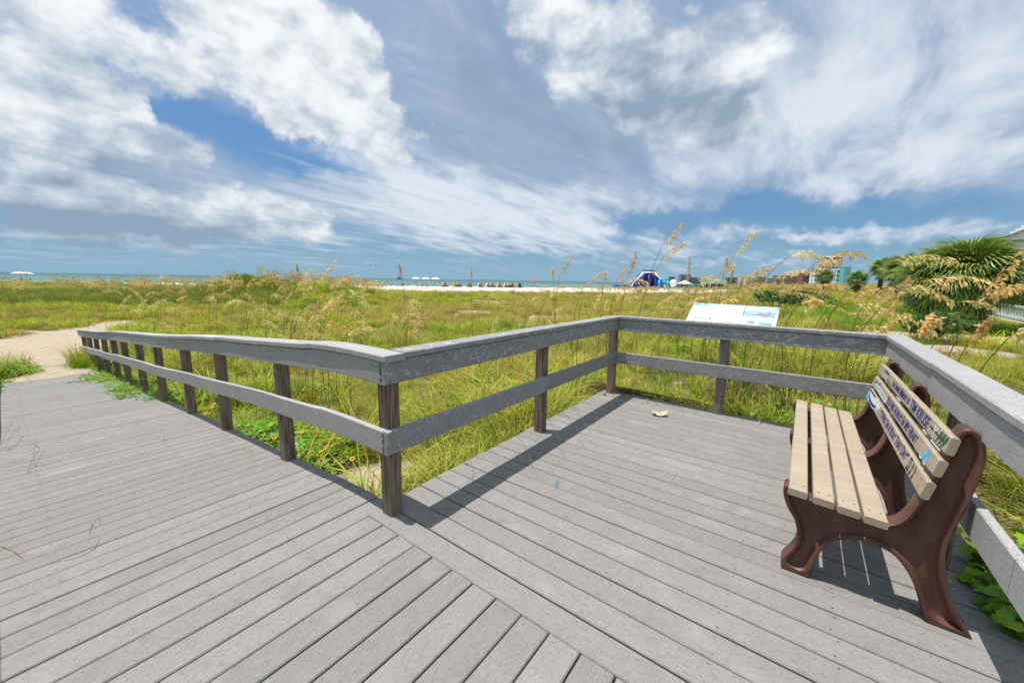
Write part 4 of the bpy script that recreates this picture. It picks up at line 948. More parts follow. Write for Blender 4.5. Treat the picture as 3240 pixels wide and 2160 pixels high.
HER = [
 (2330, (2500, 808), (2612, 822), 5.6, .42, 'sea oat arching over just left of the white tower, bent right in a hoop', 0),
 (2440, (2600, 818), (2729, 800), 5.3, .25, 'highest sea oat in front of the white tower, plume swept flat to the right', 0),
 (2500, (2548, 868), (2650, 822), 5.6, .25, 'sea oat plume leaning up to the right before the white tower', 0),
 (2400, (2448, 884), (2545, 852), 5.8, .30, 'sea oat plume over the peach building', 0),
 (2600, (2812, 828), (3013, 817), 5.6, .22, 'long sea oat reaching up to the right across the small palms', 0),
 (2700, (2910, 892), (3142, 892), 5.2, .25, 'long sea oat arching across the trunk of the big palm', 0),
 (2600, (2660, 945), (2860, 900), 5.4, .12, 'sea oat sweeping right below the small palms', 0),
 (2760, (2840, 900), (3005, 948), 5.2, .22, 'sea oat drooping right in front of the big palm skirt', 0),
 (2780, (2795, 1000), (2870, 878), 5.0, .06, 'upright brown sea oat plume above the right railing corner', 1),
 (3010, (3085, 965), (3238, 782), 4.6, .08, 'tall brown sea oat plume crossing the big palm at the right edge', 1),
 (2640, (2690, 958), (2862, 1012), 5.2, .25, 'low sea oat drooping to the right above the railing corner', 0),
 (2745, (2762, 1050), (2842, 1002), 5.0, .12, 'short sea oat plume just above the railing corner', 0),
 (2905, (2900, 1062), (2937, 998), 4.9, .12, 'left of two short pale plumes right of the railing corner', 0),
 (2905, (2908, 1062), (2968, 1004), 4.9, .15, 'right of two short pale plumes right of the railing corner', 0),
 (3020, (3060, 1090), (3125, 1005), 4.7, .12, 'loose sea oat plume under the big palm trunk', 1),
 (3080, (3190, 1070), (3262, 1030), 4.4, .15, 'sea oat plume at the right edge above the wide railing', 0),
 (2545, (2560, 912), (2660, 905), 5.7, .28, 'small arched sea oat over the red roofed building', 0),
 (2520, (2530, 962), (2595, 948), 5.4, .30, 'small arched sea oat beside the information panel', 0),
 (2960, (3120, 930), (3262, 895), 4.7, .15, 'sea oat crossing the big palm low at the right edge', 0),
 (2030, (2097, 776), (2157, 706), 7.2, .10, 'tallest sea oat, standing above the blue slide', 0),
 (2010, (2093, 824), (2161, 768), 7.3, .22, 'second tallest sea oat above the blue slide, head bent over', 0),
 (2240, (2323, 808), (2383, 733), 7.0, .14, 'tall sea oat standing alone above the information panel', 0),
 (1960, (1988, 866), (2009, 797), 7.6, .05, 'upright dark sea oat left of the blue slide', 1),
 (2180, (2182, 886), (2184, 818), 7.6, .05, 'straight upright sea oat right of the blue slide', 1),
 (2268, (2278, 868), (2320, 834), 7.2, .22, 'sea oat bent over above the left end of the panel', 0),
 (2285, (2290, 856), (2299, 815), 7.4, .05, 'narrow upright sea oat above the panel', 1),
 (2300, (2307, 892), (2318, 851), 7.4, .05, 'shorter narrow sea oat above the panel', 1),
 (2330, (2340, 905), (2348, 873), 7.6, .05, 'small dark sea oat above the panel middle', 1),
 (2180, (2205, 905), (2292, 888), 6.2, .38, 'pale green sea oat hoop left of the panel', 2),
 (1950, (1966, 900), (2046, 893), 7.0, .40, 'sea oat hoop in front of the blue slide', 0),
 (1950, (1975, 940), (2025, 915), 6.6, .35, 'sea oat bent over below the blue slide', 0),
 (1940, (1946, 953), (1966, 928), 6.8, .20, 'small sea oat above the platform corner', 0),
 (1900, (1908, 982), (1918, 952), 6.8, .10, 'lowest small sea oat above the platform corner', 0),
 (1865, (1873, 975), (1897, 932), 6.9, .12, 'sea oat left of the platform corner', 0),
 (1830, (1848, 905), (1897, 863), 7.4, .18, 'sea oat left of the slide bent to the right', 0),
 (1905, (1909, 895), (1915, 854), 8.0, .05, 'thin upright sea oat over the white beach', 0),
 (1945, (1952, 892), (1975, 849), 7.8, .12, 'sea oat left of the slide leaning right', 0),
 (2150, (2150, 980), (2200, 955), 6.0, .35, 'sea oat hoop touching the left edge of the panel', 0),
 (2225, (2230, 930), (2250, 985), 6.2, .25, 'sea oat hanging down behind the panel top', 0),
 (2265, (2270, 962), (2330, 948), 6.4, .35, 'flat sea oat hoop along the panel top', 0),
 (1840, (1858, 990), (1880, 1080), 5.0, .10, 'pale stalk hanging down over the railing near the far corner', 0),
 (1500, (1490, 878), (1491, 850), 9.5, .03, 'straight upright sea oat standing over the cabanas', 1),
 (1780, (1772, 868), (1803, 813), 8.2, .15, 'tall sea oat over the middle of the beach, tip bent right', 0),
 (1760, (1752, 882), (1750, 845), 8.4, .03, 'upright sea oat next to the tall one over the beach', 0),
 (1275, (1272, 872), (1265, 835), 9.0, .05, 'dark upright sea oat in front of the sailing ship', 1),
 (945, (946, 860), (940, 838), 12.0, .03, 'dark thin sea oat above the golden mound', 1),
 (1110, (1110, 905), (1103, 868), 10.5, .05, 'dark curved sea oat left of the sailing ship', 1),
 (1240, (1262, 1018), (1328, 1010), 7.0, .75, 'round drooping golden plume above the ramp railing corner', 0),
 (1060, (1092, 1062), (1165, 1035), 6.0, .35, 'golden plume leaning right just above the ramp railing', 0),
 (1010, (1020, 985), (1055, 960), 7.6, .9, 'drooping golden plume behind the ramp railing', 0),
 (1140, (1140, 955), (1150, 905), 8.2, .4, 'thick golden plume behind the middle of the ramp railing', 0),
]
for h in HER: hero((h[0]), h[1], h[2], h[3], h[4], h[5], h[6])
r_ = random.Random(5)
gl = 'sea oats scattered over the dunes behind the ramp railing'
for k in range(165):
    u = r_.uniform(230, 1120) if k < 95 else r_.uniform(900, 1760); dmin = max(6.6, 19.5 - u * .0175); d = dmin + r_.random() ** 1.5 * (9 if k < 125 else 16); h_ = heading(u); b_ = CAM[:2] + h_ * d
    if veg(b_[0], b_[1]) < .15: continue
    z = gz(*b_); H = max(.7, r_.triangular(.15, 1.5, .5) - z) if r_.random() < .8 else r_.uniform(.7, 1.2); a = r_.gauss(.3, 1.0); ln = np.array([.8 * math.cos(a) - .6 * math.sin(a), .6 * math.cos(a) + .8 * math.sin(a)])
    le = r_.uniform(.05, .35) * H; nk = (b_[0] + ln[0] * le, b_[1] + ln[1] * le, z + H); L_ = r_.uniform(.36, .54); dr = r_.choice([.9, .5, .2, -.1, -.4, -.6])
    tp = (nk[0] + ln[0] * L_ * math.cos(dr), nk[1] + ln[1] * L_ * math.cos(dr), nk[2] + L_ * math.sin(dr))
    tn = r_.choice([0, 0, 0, 1, 2]); zone = ('beyond the sandy lower end of the ramp railing', 'behind the middle of the ramp railing', 'behind the front corner post', 'behind the left railing of the platform')[0 if u < 560 else 1 if u < 1000 else 2 if u < 1380 else 3]
    lab = ('golden', 'brown', 'pale green')[tn] + ' sea oat ' + ('with drooping head ' if dr < .3 else 'with upright head ') + zone
    oat_plant((b_[0], b_[1], z), nk, tp, .45 if dr < .3 else .15, lab, lab.replace('sea oat', 'sea oats', 1), k, tn, 1.1)
gr_ = 'sea oats crowding behind the right railing'
for k in range(34):
    if k < 11: u = r_.uniform(2480, 3000); d = r_.uniform(5.2, 9)
    else: u = r_.uniform(1880, 2480); d = r_.uniform(6.5, 10)
    h_ = heading(u); b_ = CAM[:2] + h_ * d
    if on_deck(np.array([b_[0]]), np.array([b_[1]]), .15)[0]: continue
    lab = 'golden sea oat among the stand ' + ('right of the information panel' if u > 2480 else 'left of the information panel' if u < 2165 else 'behind the information panel')
    z = gz(*b_); H = r_.uniform(.8, 1.25) if u > 2480 else r_.uniform(1.1, 1.75); ln = np.array([.8, .6]) + np.array([r_.gauss(0, .4), r_.gauss(0, .4)]); ln /= np.linalg.norm(ln); le = r_.uniform(.2, .5) * H
    nk = (b_[0] + ln[0] * le, b_[1] + ln[1] * le, z + H); L_ = r_.uniform(.3, .45); dr = r_.choice([.5, .2, 0, -.2])
    tp = (nk[0] + ln[0] * L_ * math.cos(dr), nk[1] + ln[1] * L_ * math.cos(dr), nk[2] + L_ * math.sin(dr))
    oat_plant((b_[0], b_[1], z), nk, tp, .25, lab, lab.replace('sea oat', 'sea oats', 1), 500 + k, 0, 1.3)

# ---------------------------------------------------------------- creeping plants and flowers by the boardwalk
pet = plain('sunflower_petals', (.62, .34, .012), .6, .2, 20); eye = plain('sunflower_eye', (.030, .014, .010), .8, .2, 20); stemg = plain('green_stem', (.09, .13, .025), .7, .2, 9)
def flower_meshes():
    mb = MB()
    for k in range(12):
        a = 2 * math.pi * k / 12; c_, s_ = math.cos(a), math.sin(a); w = .0065
        mb.add([(c_ * .008 - s_ * .003, s_ * .008 + c_ * .003, .001), (c_ * .008 + s_ * .003, s_ * .008 - c_ * .003, .001), (c_ * .021 + s_ * w, s_ * .021 - c_ * w, .003), (c_ * .030, s_ * .030, 0), (c_ * .021 - s_ * w, s_ * .021 + c_ * w, .003)], [(0, 1, 2, 3, 4)])
    a = mb.build('petals', pet); b_ = MB().ell((0, 0, .002), (.012, .012, .008), 8, 4).build('eye', eye, None, True); c_ = MB().tube([(0, 0, 0), (.01, 0, -.10), (.03, .01, -.22)], .0022, 4).build('stem', stemg)
    ms = [q.data for q in (a, b_, c_)]
    for q in (a, b_, c_): bpy.data.objects.remove(q)
    return ms
FM = flower_meshes()
fl = []
for u, v in [(333, 1160), (371, 1183), (419, 1223), (456, 1222), (461, 1182), (363, 1225), (632, 1155), (645, 1160), (579, 1154), (650, 1130), (656, 1138), (677, 1276), (671, 1287), (651, 1306), (860, 1377), (868, 1385), (955, 1365), (988, 1432), (675, 1280), (640, 1166), (558, 1211), (80, 1186), (1660, 1140), (1793, 1141), (1886, 1064), (2025, 1208), (2070, 1120), (1115, 1450)]:
    best = None
    for d in np.arange(3, 18, .1):
        p_ = at(u, v, d)
        if p_[2] < gz(p_[0], p_[1]) + .30 and not on_deck(np.array([p_[0]]), np.array([p_[1]]), -.15)[0]: best = p_; break
        if p_[2] < gz(p_[0], p_[1]) + .30 and deck_z(p_[0]) < p_[2] < deck_z(p_[0]) + .2 and u < 480: best = p_; break
    if best is None: continue
    side = 'among the creeping leaves beside the ramp railing' if u < 1200 else 'in the grass below the platform railing'
    f_ = empty('beach_sunflower', best); f_.rotation_euler = Euler((rnd.uniform(.3, .9), 0, rnd.uniform(0, .9) + .3)); f_.scale = (.9,) * 3
    tag(f_, 'small orange yellow sunflower with dark eye ' + side, 'flower', 'beach sunflowers ' + side)
    for nm, me in zip(('petals', 'eye', 'stem'), FM): link(nm, me, f_)
# leafy mats spilling on the boardwalk edge
mx, my, mi = [], [], []
for (cx, cy, n, sp) in [(-7.3, -.05, 26, .38), (-8.6, .05, 22, .42), (-9.6, -.1, 20, .4), (-10.6, -.15, 18, .35), (-6.2, .12, 14, .25), (-11.6, .15, 16, .35), (-11.9, -1.75, 40, .55), (-10.2, -1.85, 25, .35)]:
    for k in range(n): mx.append(rnd.gauss(cx, sp)); my.append(rnd.gauss(cy, sp * .42)); mi.append(rnd.choice([6, 7, 6, 7, 3]))
mx, my = np.array(mx), np.array(my); z = np.maximum(T(mx, my), np.array([deck_z(q) for q in mx])) - .08
n = len(mx); scatter('creeping_sunflower_leaves', np.stack([mx, my, z], -1), np.stack([npr.normal(0, .15, n), npr.normal(0, .15, n), npr.uniform(0, 6.28, n)], -1), npr.uniform(.45, .8, n), mi, 'creeping green sunflower leaves spilling over the ramp edge')
gx = np.concatenate([npr.normal(-12.9, .35, 34), npr.normal(-13.3, .3, 26), npr.normal(-13.1, .35, 70)]); gy = np.concatenate([npr.normal(.15, .22, 34), npr.normal(.5, .3, 26), npr.normal(-1.45, .22, 70)])
n = len(gx); vid = np.concatenate([npr.choice([12, 3, 0], 60), npr.choice([6, 7, 6, 7, 0, 3], 70)])
scatter('ramp_end_plants', np.stack([gx, gy, T(gx, gy) - .02], -1), np.stack([npr.normal(0, .2, n), npr.normal(0, .2, n), npr.uniform(0, 6.28, n)], -1), npr.uniform(.7, 1.15, n), vid, 'bushy bright plants on both sides of the sandy end of the ramp')
# broad-leaved vine at the right edge of the platform, every leaf its own piece
def vine(name, label, spots, n, size):
    t_ = empty(name, (spots[0][0], spots[0][1], spots[0][2])); tag(t_, label, 'vine'); off = Vector(t_.location)
    outl = [(0, 0), (.22, -.10), (.48, .02), (.42, .30), (.50, .55), (.24, .62), (0, 1.0), (-.24, .62), (-.50, .55), (-.42, .30), (-.48, .02), (-.22, -.10)]
    mes = []
    for q in range(3):
        V = [(0, .32, -.03)] + [(x, y_, .10 * abs(x) + rnd.uniform(-.03, .03) - .12 * max(0, y_ - .6)) for x, y_ in outl]
        me = bpy.data.meshes.new('leaf'); me.from_pydata([(a * size, b_ * size, c_ * size) for a, b_, c_ in V], [], [(0, k + 1, (k + 1) % 12 + 1) for k in range(12)]); me.materials.append(M['leaf']); me.shade_smooth()
        col = [(.16, .36, .012, 1), (.21, .42, .016, 1), (.12, .29, .012, 1)][q]; a = me.attributes.new('Col', 'FLOAT_COLOR', 'POINT'); a.data.foreach_set('color', np.array([col] * 13, 'f').ravel()); mes.append(me)
    for k in range(n):
        s_ = rnd.choice(spots); p_ = Vector((rnd.gauss(s_[0], s_[3]), rnd.gauss(s_[1], s_[4]), s_[2] + abs(rnd.gauss(0, s_[5]))))
        o = link('leaf', rnd.choice(mes), t_); o.location = p_ - off; o.rotation_euler = (rnd.gauss(-.25, .4), rnd.gauss(0, .4), rnd.uniform(0, 6.28)); q = rnd.uniform(.7, 1.25); o.scale = (q, q, q)
    mb = MB()
    for k in range(6):
        s_ = rnd.choice(spots); s2 = rnd.choice(spots); mb.tube([tuple(Vector((s_[0], s_[1], s_[2])) - off), tuple(Vector(((s_[0] + s2[0]) / 2, (s_[1] + s2[1]) / 2, s_[2] + .06)) - off), tuple(Vector((s2[0], s2[1], s2[2])) - off)], .003, 4)
    mb.build('stem', stemg, t_)
vine('creeping_vine', 'bright broad leaved vine creeping over the deck edge behind the bench', [(2.74, 1.45, .005, .035, .14, .05), (2.74, 1.25, .005, .03, .12, .05), (2.80, 1.70, .02, .05, .16, .06), (2.84, 1.45, .0, .06, .16, .06), (2.95, 1.8, .05, .10, .25, .08), (2.92, 1.15, .02, .08, .12, .06), (3.0, 1.35, .10, .12, .2, .08), (3.05, .9, .08, .1, .2, .08)], 298, .062)
vine('creeping_vine', 'low leafy weed in the grass behind the far railing right of the middle post', [(1.7, 3.72, -.12, .22, .12, .10), (2.2, 3.8, -.1, .25, .15, .12), (1.95, 4.1, -.02, .3, .2, .12)], 150, .055)

# ---------------------------------------------------------------- litter on and by the deck
def crumple(name, loc, w, l, h, col, label, cat, seed):
    r = random.Random(seed); n = 9; V = []; F = []
    for i in range(n):
        for j in range(n):
            a, b_ = i / (n - 1) - .5, j / (n - 1) - .5
            V.append((a * w * (1 - .3 * abs(b_)) + r.gauss(0, .004), b_ * l + r.gauss(0, .004), .004 + h * abs(math.sin(a * 7 + b_ * 4 + seed)) * (.4 + r.random() * .6)))
    for i in range(n - 1):
        for j in range(n - 1):
            if (i + j * 3 + seed) % 11 == 0 and (i in (0, n - 2) or j in (0, n - 2)): continue
            F.append((i * n + j, (i + 1) * n + j, (i + 1) * n + j + 1, i * n + j + 1))
    o = mk(name, V, F, plain(name + '_paper', col, .7, .06, 20), None, False, loc); tag(o, label, cat); return o
o = crumple('crumpled_napkin', (.735, 2.955, .001), .11, .16, .045, (.66, .54, .38), 'crumpled cream paper napkin lying on the platform planks', 'litter', 3); o.rotation_euler = (0, 0, R(-70))
o = crumple('plastic_wrapper', (2.28, 3.86, -.02), .10, .22, .04, (.72, .74, .76), 'shiny crumpled white wrapper in the grass behind the far railing', 'litter', 6); o.rotation_euler = (0, 0, R(-80))
m, t, p, o_ = nmat('blue_spray'); b = NB(t); tr = b.n('ShaderNodeBsdfTransparent'); mx_ = b.n('ShaderNodeMixShader')
c_ = b.co('Object'); gd_ = b.n('ShaderNodeTexGradient', gradient_type='SPHERICAL'); mp = b.n('ShaderNodeMapping'); b.i(mp, 0, c_); mp.inputs['Scale'].default_value = (7, 30, 1); b.i(gd_, 0, mp.outputs[0])
fa = b.m('MULTIPLY', b.rng(b.m('ADD', gd_.outputs['Fac'], b.m('MULTIPLY', b.m('SUBTRACT', b.noise(c_, 90, 4, .8), .5), 2.2)), .35, 1.2), .8)
p.inputs['Base Color'].default_value = (.05, .17, .33, 1); p.inputs['Roughness'].default_value = .8
t.links.new(tr.outputs[0], mx_.inputs[1]); t.links.new(p.outputs[0], mx_.inputs[2]); b.i(mx_, 0, fa); t.links.new(mx_.outputs[0], t.nodes['Material Output'].inputs[0])
o = mk('paint_stain', [(-.14, -.06, 0), (.14, -.06, 0), (.14, .06, 0), (-.14, .06, 0)], [(0, 1, 2, 3)], m, None, False, (.60, .97, .0026)); o.rotation_euler = (0, 0, R(-63)); tag(o, 'small smudge of blue spray paint on the platform planks', 'stain')
def stem_on_deck(name, pts, label, col=(.30, .24, .09), rad=.0022):
    p0 = Vector(pts[0]); mb = MB().tube([tuple(Vector(q) - p0) for q in pts], [rad * (1 - .6 * i / len(pts)) for i in range(len(pts))], 4)
    o = mk(name, mb.V, mb.F, M['oat'], None, False, p0, [(col[0] * 1.7, col[1] * 1.7, col[2] * 1.6, 1)] * len(mb.V)); tag(o, label, 'grass'); return o
def dpx(u, v, h=0):
    d = ray(u, v); q = None
    for t_ in np.linspace(.0005, .02, 4000):
        q = CAM + d * t_
        if q[2] <= deck_z(q[0]) + h: break
    return q
for k, (lst, label, col) in enumerate([
    ([(88, 1497, .0), (100, 1455, .07), (125, 1420, .13)], 'green blade sprouting upright between boardwalk planks at the left', (.13, .16, .03)),
    ([(112, 1480, .0), (106, 1440, .08), (118, 1382, .15)], 'second green blade sprouting beside the first at the left', (.16, .17, .04)),
    ([(120, 1476, .002), (170, 1462, .02), (215, 1440, .035), (250, 1423, .03)], 'dry straw stem lying flat beside the sprouting blades', (.30, .25, .10)),
    ([(283, 1686, .0), (295, 1655, .06), (315, 1637, .07), (318, 1660, .03)], 'bent yellow green blade sprouting from a plank gap in the left foreground', (.24, .22, .05)),
    ([(318, 1700, .002), (300, 1735, .004), (250, 1762, .003), (160, 1782, .002)], 'thin brown stem curling over planks in the left foreground', (.26, .17, .09)),
    ([(0, 1728, .002), (40, 1735, .02), (75, 1770, .004)], 'thin brown stem at the very left edge of the deck', (.26, .17, .09)),
    ([(10, 1425, .01), (40, 1370, .12), (62, 1345, .12), (58, 1380, .05)], 'dry curved stem leaning in from the left edge', (.20, .15, .08)),
    ([(5, 1400, .01), (30, 1350, .10), (46, 1318, .16), (62, 1325, .14)], 'taller dry curved stem leaning in from the left edge', (.16, .12, .07)),
    ([(22, 1425, .005), (60, 1395, .03), (105, 1395, .03), (125, 1418, .004)], 'dry stem looped over planks near the left edge', (.26, .19, .10)),
    ([(518, 1393, .0), (519, 1380, .04), (520, 1370, .06)], 'tiny sprout in the middle of the boardwalk', (.24, .2, .06))]):
    stem_on_deck('fallen_grass_stem', [tuple(dpx(u, v, h)) for u, v, h in lst], label, col)
# grass stems bending over the platform edge from the left
for k, (a, b_, c_) in enumerate([((-.25, 1.15, -.1), (.0, 1.3, .35), (.34, 1.05, .01)), ((-.3, 1.75, -.1), (-.05, 1.8, .45), (.45, 1.35, .012)), ((-.22, 1.9, -.1), (.1, 2.0, .4), (.50, 1.62, .01)), ((-.3, 2.2, -.1), (.0, 2.1, .5), (.58, 1.70, .02)), ((-.3, 2.5, -.1), (.1, 2.5, .4), (.45, 2.05, .01)), ((-.25, .8, -.15), (-.1, .85, .25), (.12, .6, .01)), ((.75, 3.7, -.1), (.72, 3.5, .4), (.95, 3.1, .012)), ((1.0, 3.7, -.1), (1.0, 3.55, .3), (1.02, 3.2, .02)), ((.5, 3.7, -.1), (.45, 3.5, .35), (.62, 3.25, .02))]):
    stem_on_deck('overhanging_grass_blade', bez(a, b_, c_, 8), 'thin green blade bending over the platform edge onto the planks', (.19, .19, .05), .0026)['group'] = 'grass blades bending over the platform edge'
# dead stalks heaped in the far corner
mb = MB(); 
for k in range(260):
    x, y = rnd.gauss(-.02, .22), rnd.gauss(3.62, .07); 
    if rnd.random() < .5: x, y = rnd.uniform(-.2, 1.0), 3.60 + abs(rnd.gauss(0, .07))
    a = rnd.gauss(0, .5); l = rnd.uniform(.08, .28); z = rnd.uniform(-.05, .05) - .4 * abs(y - 3.6)
    mb.tube([(x - l * math.cos(a), y - l * math.sin(a), z), (x, y, z + .02), (x + l * math.cos(a), y + l * math.sin(a) * .6, z - .005)], .0026, 3, cap=False)
o = mk('dead_stalk_litter', mb.V, mb.F, M['oat'], None, False, None, [(.20 * q, .125 * q, .07 * q, 1) for q in [rnd.uniform(.5, 1.4) for _ in mb.V]]); tag(o, 'brown dead stalks heaped along the far platform corner', 'litter', kind='stuff')

# ---------------------------------------------------------------- palms
def frond_mesh(nm, Lb, seed, col, n=30, droop=.5):
    r = random.Random(seed); V = []; F = []; C = []
    mb = MB(); mb.tube([(0, 0, 0), (.35, 0, .05), (.75, 0, .02)], [.016, .012, .008], 4)
    V += mb.V; F += mb.F; C += [(col[0] * 1.2, col[1] * 1.1, col[2] * 1.5, 1)] * len(V)
    for k in range(n):
        a = (k / (n - 1) - .5) * 2 * R(125); l = Lb * (1 - .22 * abs(a) / R(125)) * r.uniform(.85, 1.1); w = .021
        ox = .75 + .05 * math.cos(a); d = Vector((math.cos(a), math.sin(a), .22 * math.cos(a))).normalized(); sd_ = Vector((-math.sin(a), math.cos(a), 0)); b_ = len(V); q = r.uniform(.7, 1.25)
        for j, u in enumerate((0, .35, .7, 1)):
            p_ = Vector((ox, 0, .02)) + d * l * u + Vector((-.10 * u * u * droop, 0, -droop * .62 * l * u ** 2.4 * r.uniform(.8, 1.2))); ww = w * (.6, 1, .75, .05)[j]
            V += [tuple(p_ - sd_ * ww + Vector((0, 0, .004))), tuple(p_ + sd_ * ww)]; cc_ = [c_ * q for c_ in col]; C += [(*cc_, 1)] * 2
        for j in range(3): F.append((b_ + 2 * j, b_ + 2 * j + 1, b_ + 2 * j + 3, b_ + 2 * j + 2))
    me = bpy.data.meshes.new(nm); me.from_pydata(V, [], F); me.materials.append(M['palm']); at_ = me.attributes.new('Col', 'FLOAT_COLOR', 'POINT'); at_.data.foreach_set('color', np.asarray(C, 'f').ravel()); return me
FR = [frond_mesh('frond', .78, k, c_, 30, dp) for k, (c_, dp) in enumerate([((.15, .25, .04), .75), ((.20, .31, .05), .9), ((.31, .38, .08), 1.1), ((.10, .19, .034), .65)])]
FD = [frond_mesh('dead_frond', .62, 40 + k, c_, 24, 1.1) for k, c_ in enumerate([(.24, .175, .10), (.16, .12, .07)])]
bark = plain('palm_bark', (.085, .065, .045), .95, .5, 12, .8)
def palm(x, y, z0, trunk_h, crown, label, nf=60, nd=26, tr=.2, seed=0):
    r = random.Random(seed); t_ = empty('sabal_palm', (x, y, z0)); tag(t_, label, 'palm', 'sabal palms on the right')
    mb = MB(); n = 9; mb.tube([(0, 0, -.3)] + [(.02 * math.sin(i), .02 * math.cos(i * 1.3), trunk_h * i / n) for i in range(1, n + 1)], [tr * (1.15 - .15 * i / n + .06 * (i % 2)) for i in range(n + 1)], 10)
    for k in range(int(40 * trunk_h)):                                # old leaf boots
        a = r.uniform(0, 6.28); z = r.uniform(trunk_h * .1, trunk_h); c_, s_ = math.cos(a), math.sin(a); b_ = tr * 1.02
        mb.add([(c_ * b_ - s_ * .05, s_ * b_ + c_ * .05, z - .10), (c_ * b_ + s_ * .05, s_ * b_ - c_ * .05, z - .10), (c_ * (b_ + .10) + s_ * .02, s_ * (b_ + .10) - c_ * .02, z + .14), (c_ * (b_ + .10) - s_ * .02, s_ * (b_ + .10) + c_ * .02, z + .14)], [(0, 1, 2, 3)])
    mb.build('trunk', bark, t_)
    for k in range(nf + nd):
        dead = k >= nf
        el_ = R(72 - 108 * (k / nf) ** .75) if not dead else R(r.uniform(-60, -25)); a = k * 2.39996 + r.uniform(-.2, .2)
        me = r.choice(FD) if dead else FR[min(3, max(0, int(r.gauss(1.2, 1))))]
        o = link('dead_frond' if dead else 'frond', me, t_); sc_ = crown * r.uniform(.88, 1.1) * (.8 if dead else 1)
        o.rotation_euler = Euler((r.uniform(-.35, .35), -el_, a), 'XYZ'); o.scale = (sc_,) * 3; o.location = (0, 0, trunk_h + (.12 if not dead else -.25) - .25 * max(0, k / nf - .5) + r.uniform(-.1, .1))
    return t_
pz = gz(5.62, 15.6)
q = CAM[:2] + heading(3035) * 17.4; palm(q[0], q[1], pz, 1.45, .96, 'big bushy palm with thick boot covered trunk at the right edge', 170, 60, .33, 1)
q = CAM[:2] + heading(2930) * 25; palm(q[0], q[1], gz(*q), 1.6, .85, 'bushy palm half hidden behind the left side of the big palm', 100, 34, .24, 2)
q = CAM[:2] + heading(2850) * 36; palm(q[0], q[1], gz(*q), 2.2, .9, 'third palm from the big one, low dense crown', 80, 28, .24, 6)
q = CAM[:2] + heading(2782) * 62; palm(q[0], q[1], gz(*q), 3.3, 1.0, 'slender palm with open crown left of the palm cluster', 44, 14, .18, 3)
q = CAM[:2] + heading(2708) * 66; palm(q[0], q[1], gz(*q), 2.0, .95, 'low round palm at the left end of the palm cluster', 44, 14, .18, 4)
q = CAM[:2] + heading(2606) * 76; palm(q[0], q[1], gz(*q), 2.5, 1.0, 'lone palm in front of the white tower', 48, 12, .2, 5)
q = CAM[:2] + heading(3190) * 30; palm(q[0], q[1], gz(*q), .6, .75, 'palm behind the big palm at the far right edge', 60, 20, .24, 7)

# ---------------------------------------------------------------- shrubs, hedge
def shrub(name, x, y, rx, ry, h, n, size, cols, label, group=None, cat='shrub', seed=0):
    r = random.Random(seed); z0 = gz(x, y); t_ = empty(name, (x, y, z0)); tag(t_, label, cat, group); V = []; F = []; C = []
    lobes = [(r.uniform(-.6, .6) * rx, r.uniform(-.6, .6) * ry, r.uniform(.35, .75) * h, r.uniform(.35, .6)) for _ in range(7)]
    for _ in range(n):
        lx, ly, lz, lr = r.choice(lobes); a = r.uniform(0, 6.28); b_ = r.uniform(-.6, 1.4); rr = r.uniform(.6, 1.0) ** .5 * lr
        c0 = Vector((lx + rx * rr * math.cos(a) * math.cos(b_), ly + ry * rr * math.sin(a) * math.cos(b_), max(.05, lz + h * .55 * rr * math.sin(b_))))
        d = Vector((r.gauss(0, 1), r.gauss(0, 1), r.gauss(.3, .7))).normalized(); s_ = d.orthogonal().normalized(); l = size * r.uniform(.6, 1.3); k = len(V)
        V += [tuple(c0), tuple(c0 + d * l * .5 + s_ * l * .3), tuple(c0 + d * l), tuple(c0 + d * l * .5 - s_ * l * .3)]; F.append((k, k + 1, k + 2, k + 3)); col = [q * r.uniform(.6, 1.3) for q in r.choice(cols)]; C += [(*col, 1)] * 4
    o = mk('crown', V, F, M['leaf'], t_, False, None, C)
    mb = MB()
    for lx, ly, lz, lr in lobes[:4]: mb.tube([(0, 0, -.1), (lx * .4, ly * .4, lz * .5), (lx, ly, lz)], [.04, .03, .015], 5)
    mb.build('stem', bark, t_)
DK = [(.035, .085, .012), (.06, .13, .015), (.09, .17, .02)]
for k, (u, d, w, lab) in enumerate([(2452, 26, 1.3, 'left of two round dark green bushes in the marsh'), (2565, 27, 1.35, 'right of two round dark green bushes in the marsh')]):
    q = CAM[:2] + heading(u) * d; shrub('marsh_bush', q[0], q[1], w, w, 1.05, 900, .16, DK, lab, seed=k)
for k, (u, d, lab) in enumerate([(2930, 13.5, 'dark green shrub in front of the palms'), (3000, 13.8, 'dark green shrub left of the big palm trunk')]):
    q = CAM[:2] + heading(u) * d; shrub('low_shrub', q[0], q[1], .7, .6, .75, 500, .12, [(.04, .10, .01), (.06, .14, .012)], lab, seed=10 + k)
for k in range(16):
    u = 2110 + k * 32; d = 330 + 12 * math.sin(k * 2.1); q = CAM[:2] + heading(u) * d; shrub('distant_tree', q[0], q[1], 8 + 3 * math.sin(k), 5, 3.4 + 1.2 * math.sin(k * 1.7), 420, 1.3, [(.03, .06, .015), (.045, .08, .02)], 'dark tree in the far row below the beach hotels', 'dark trees in the far row below the hotels', 'tree', 30 + k)

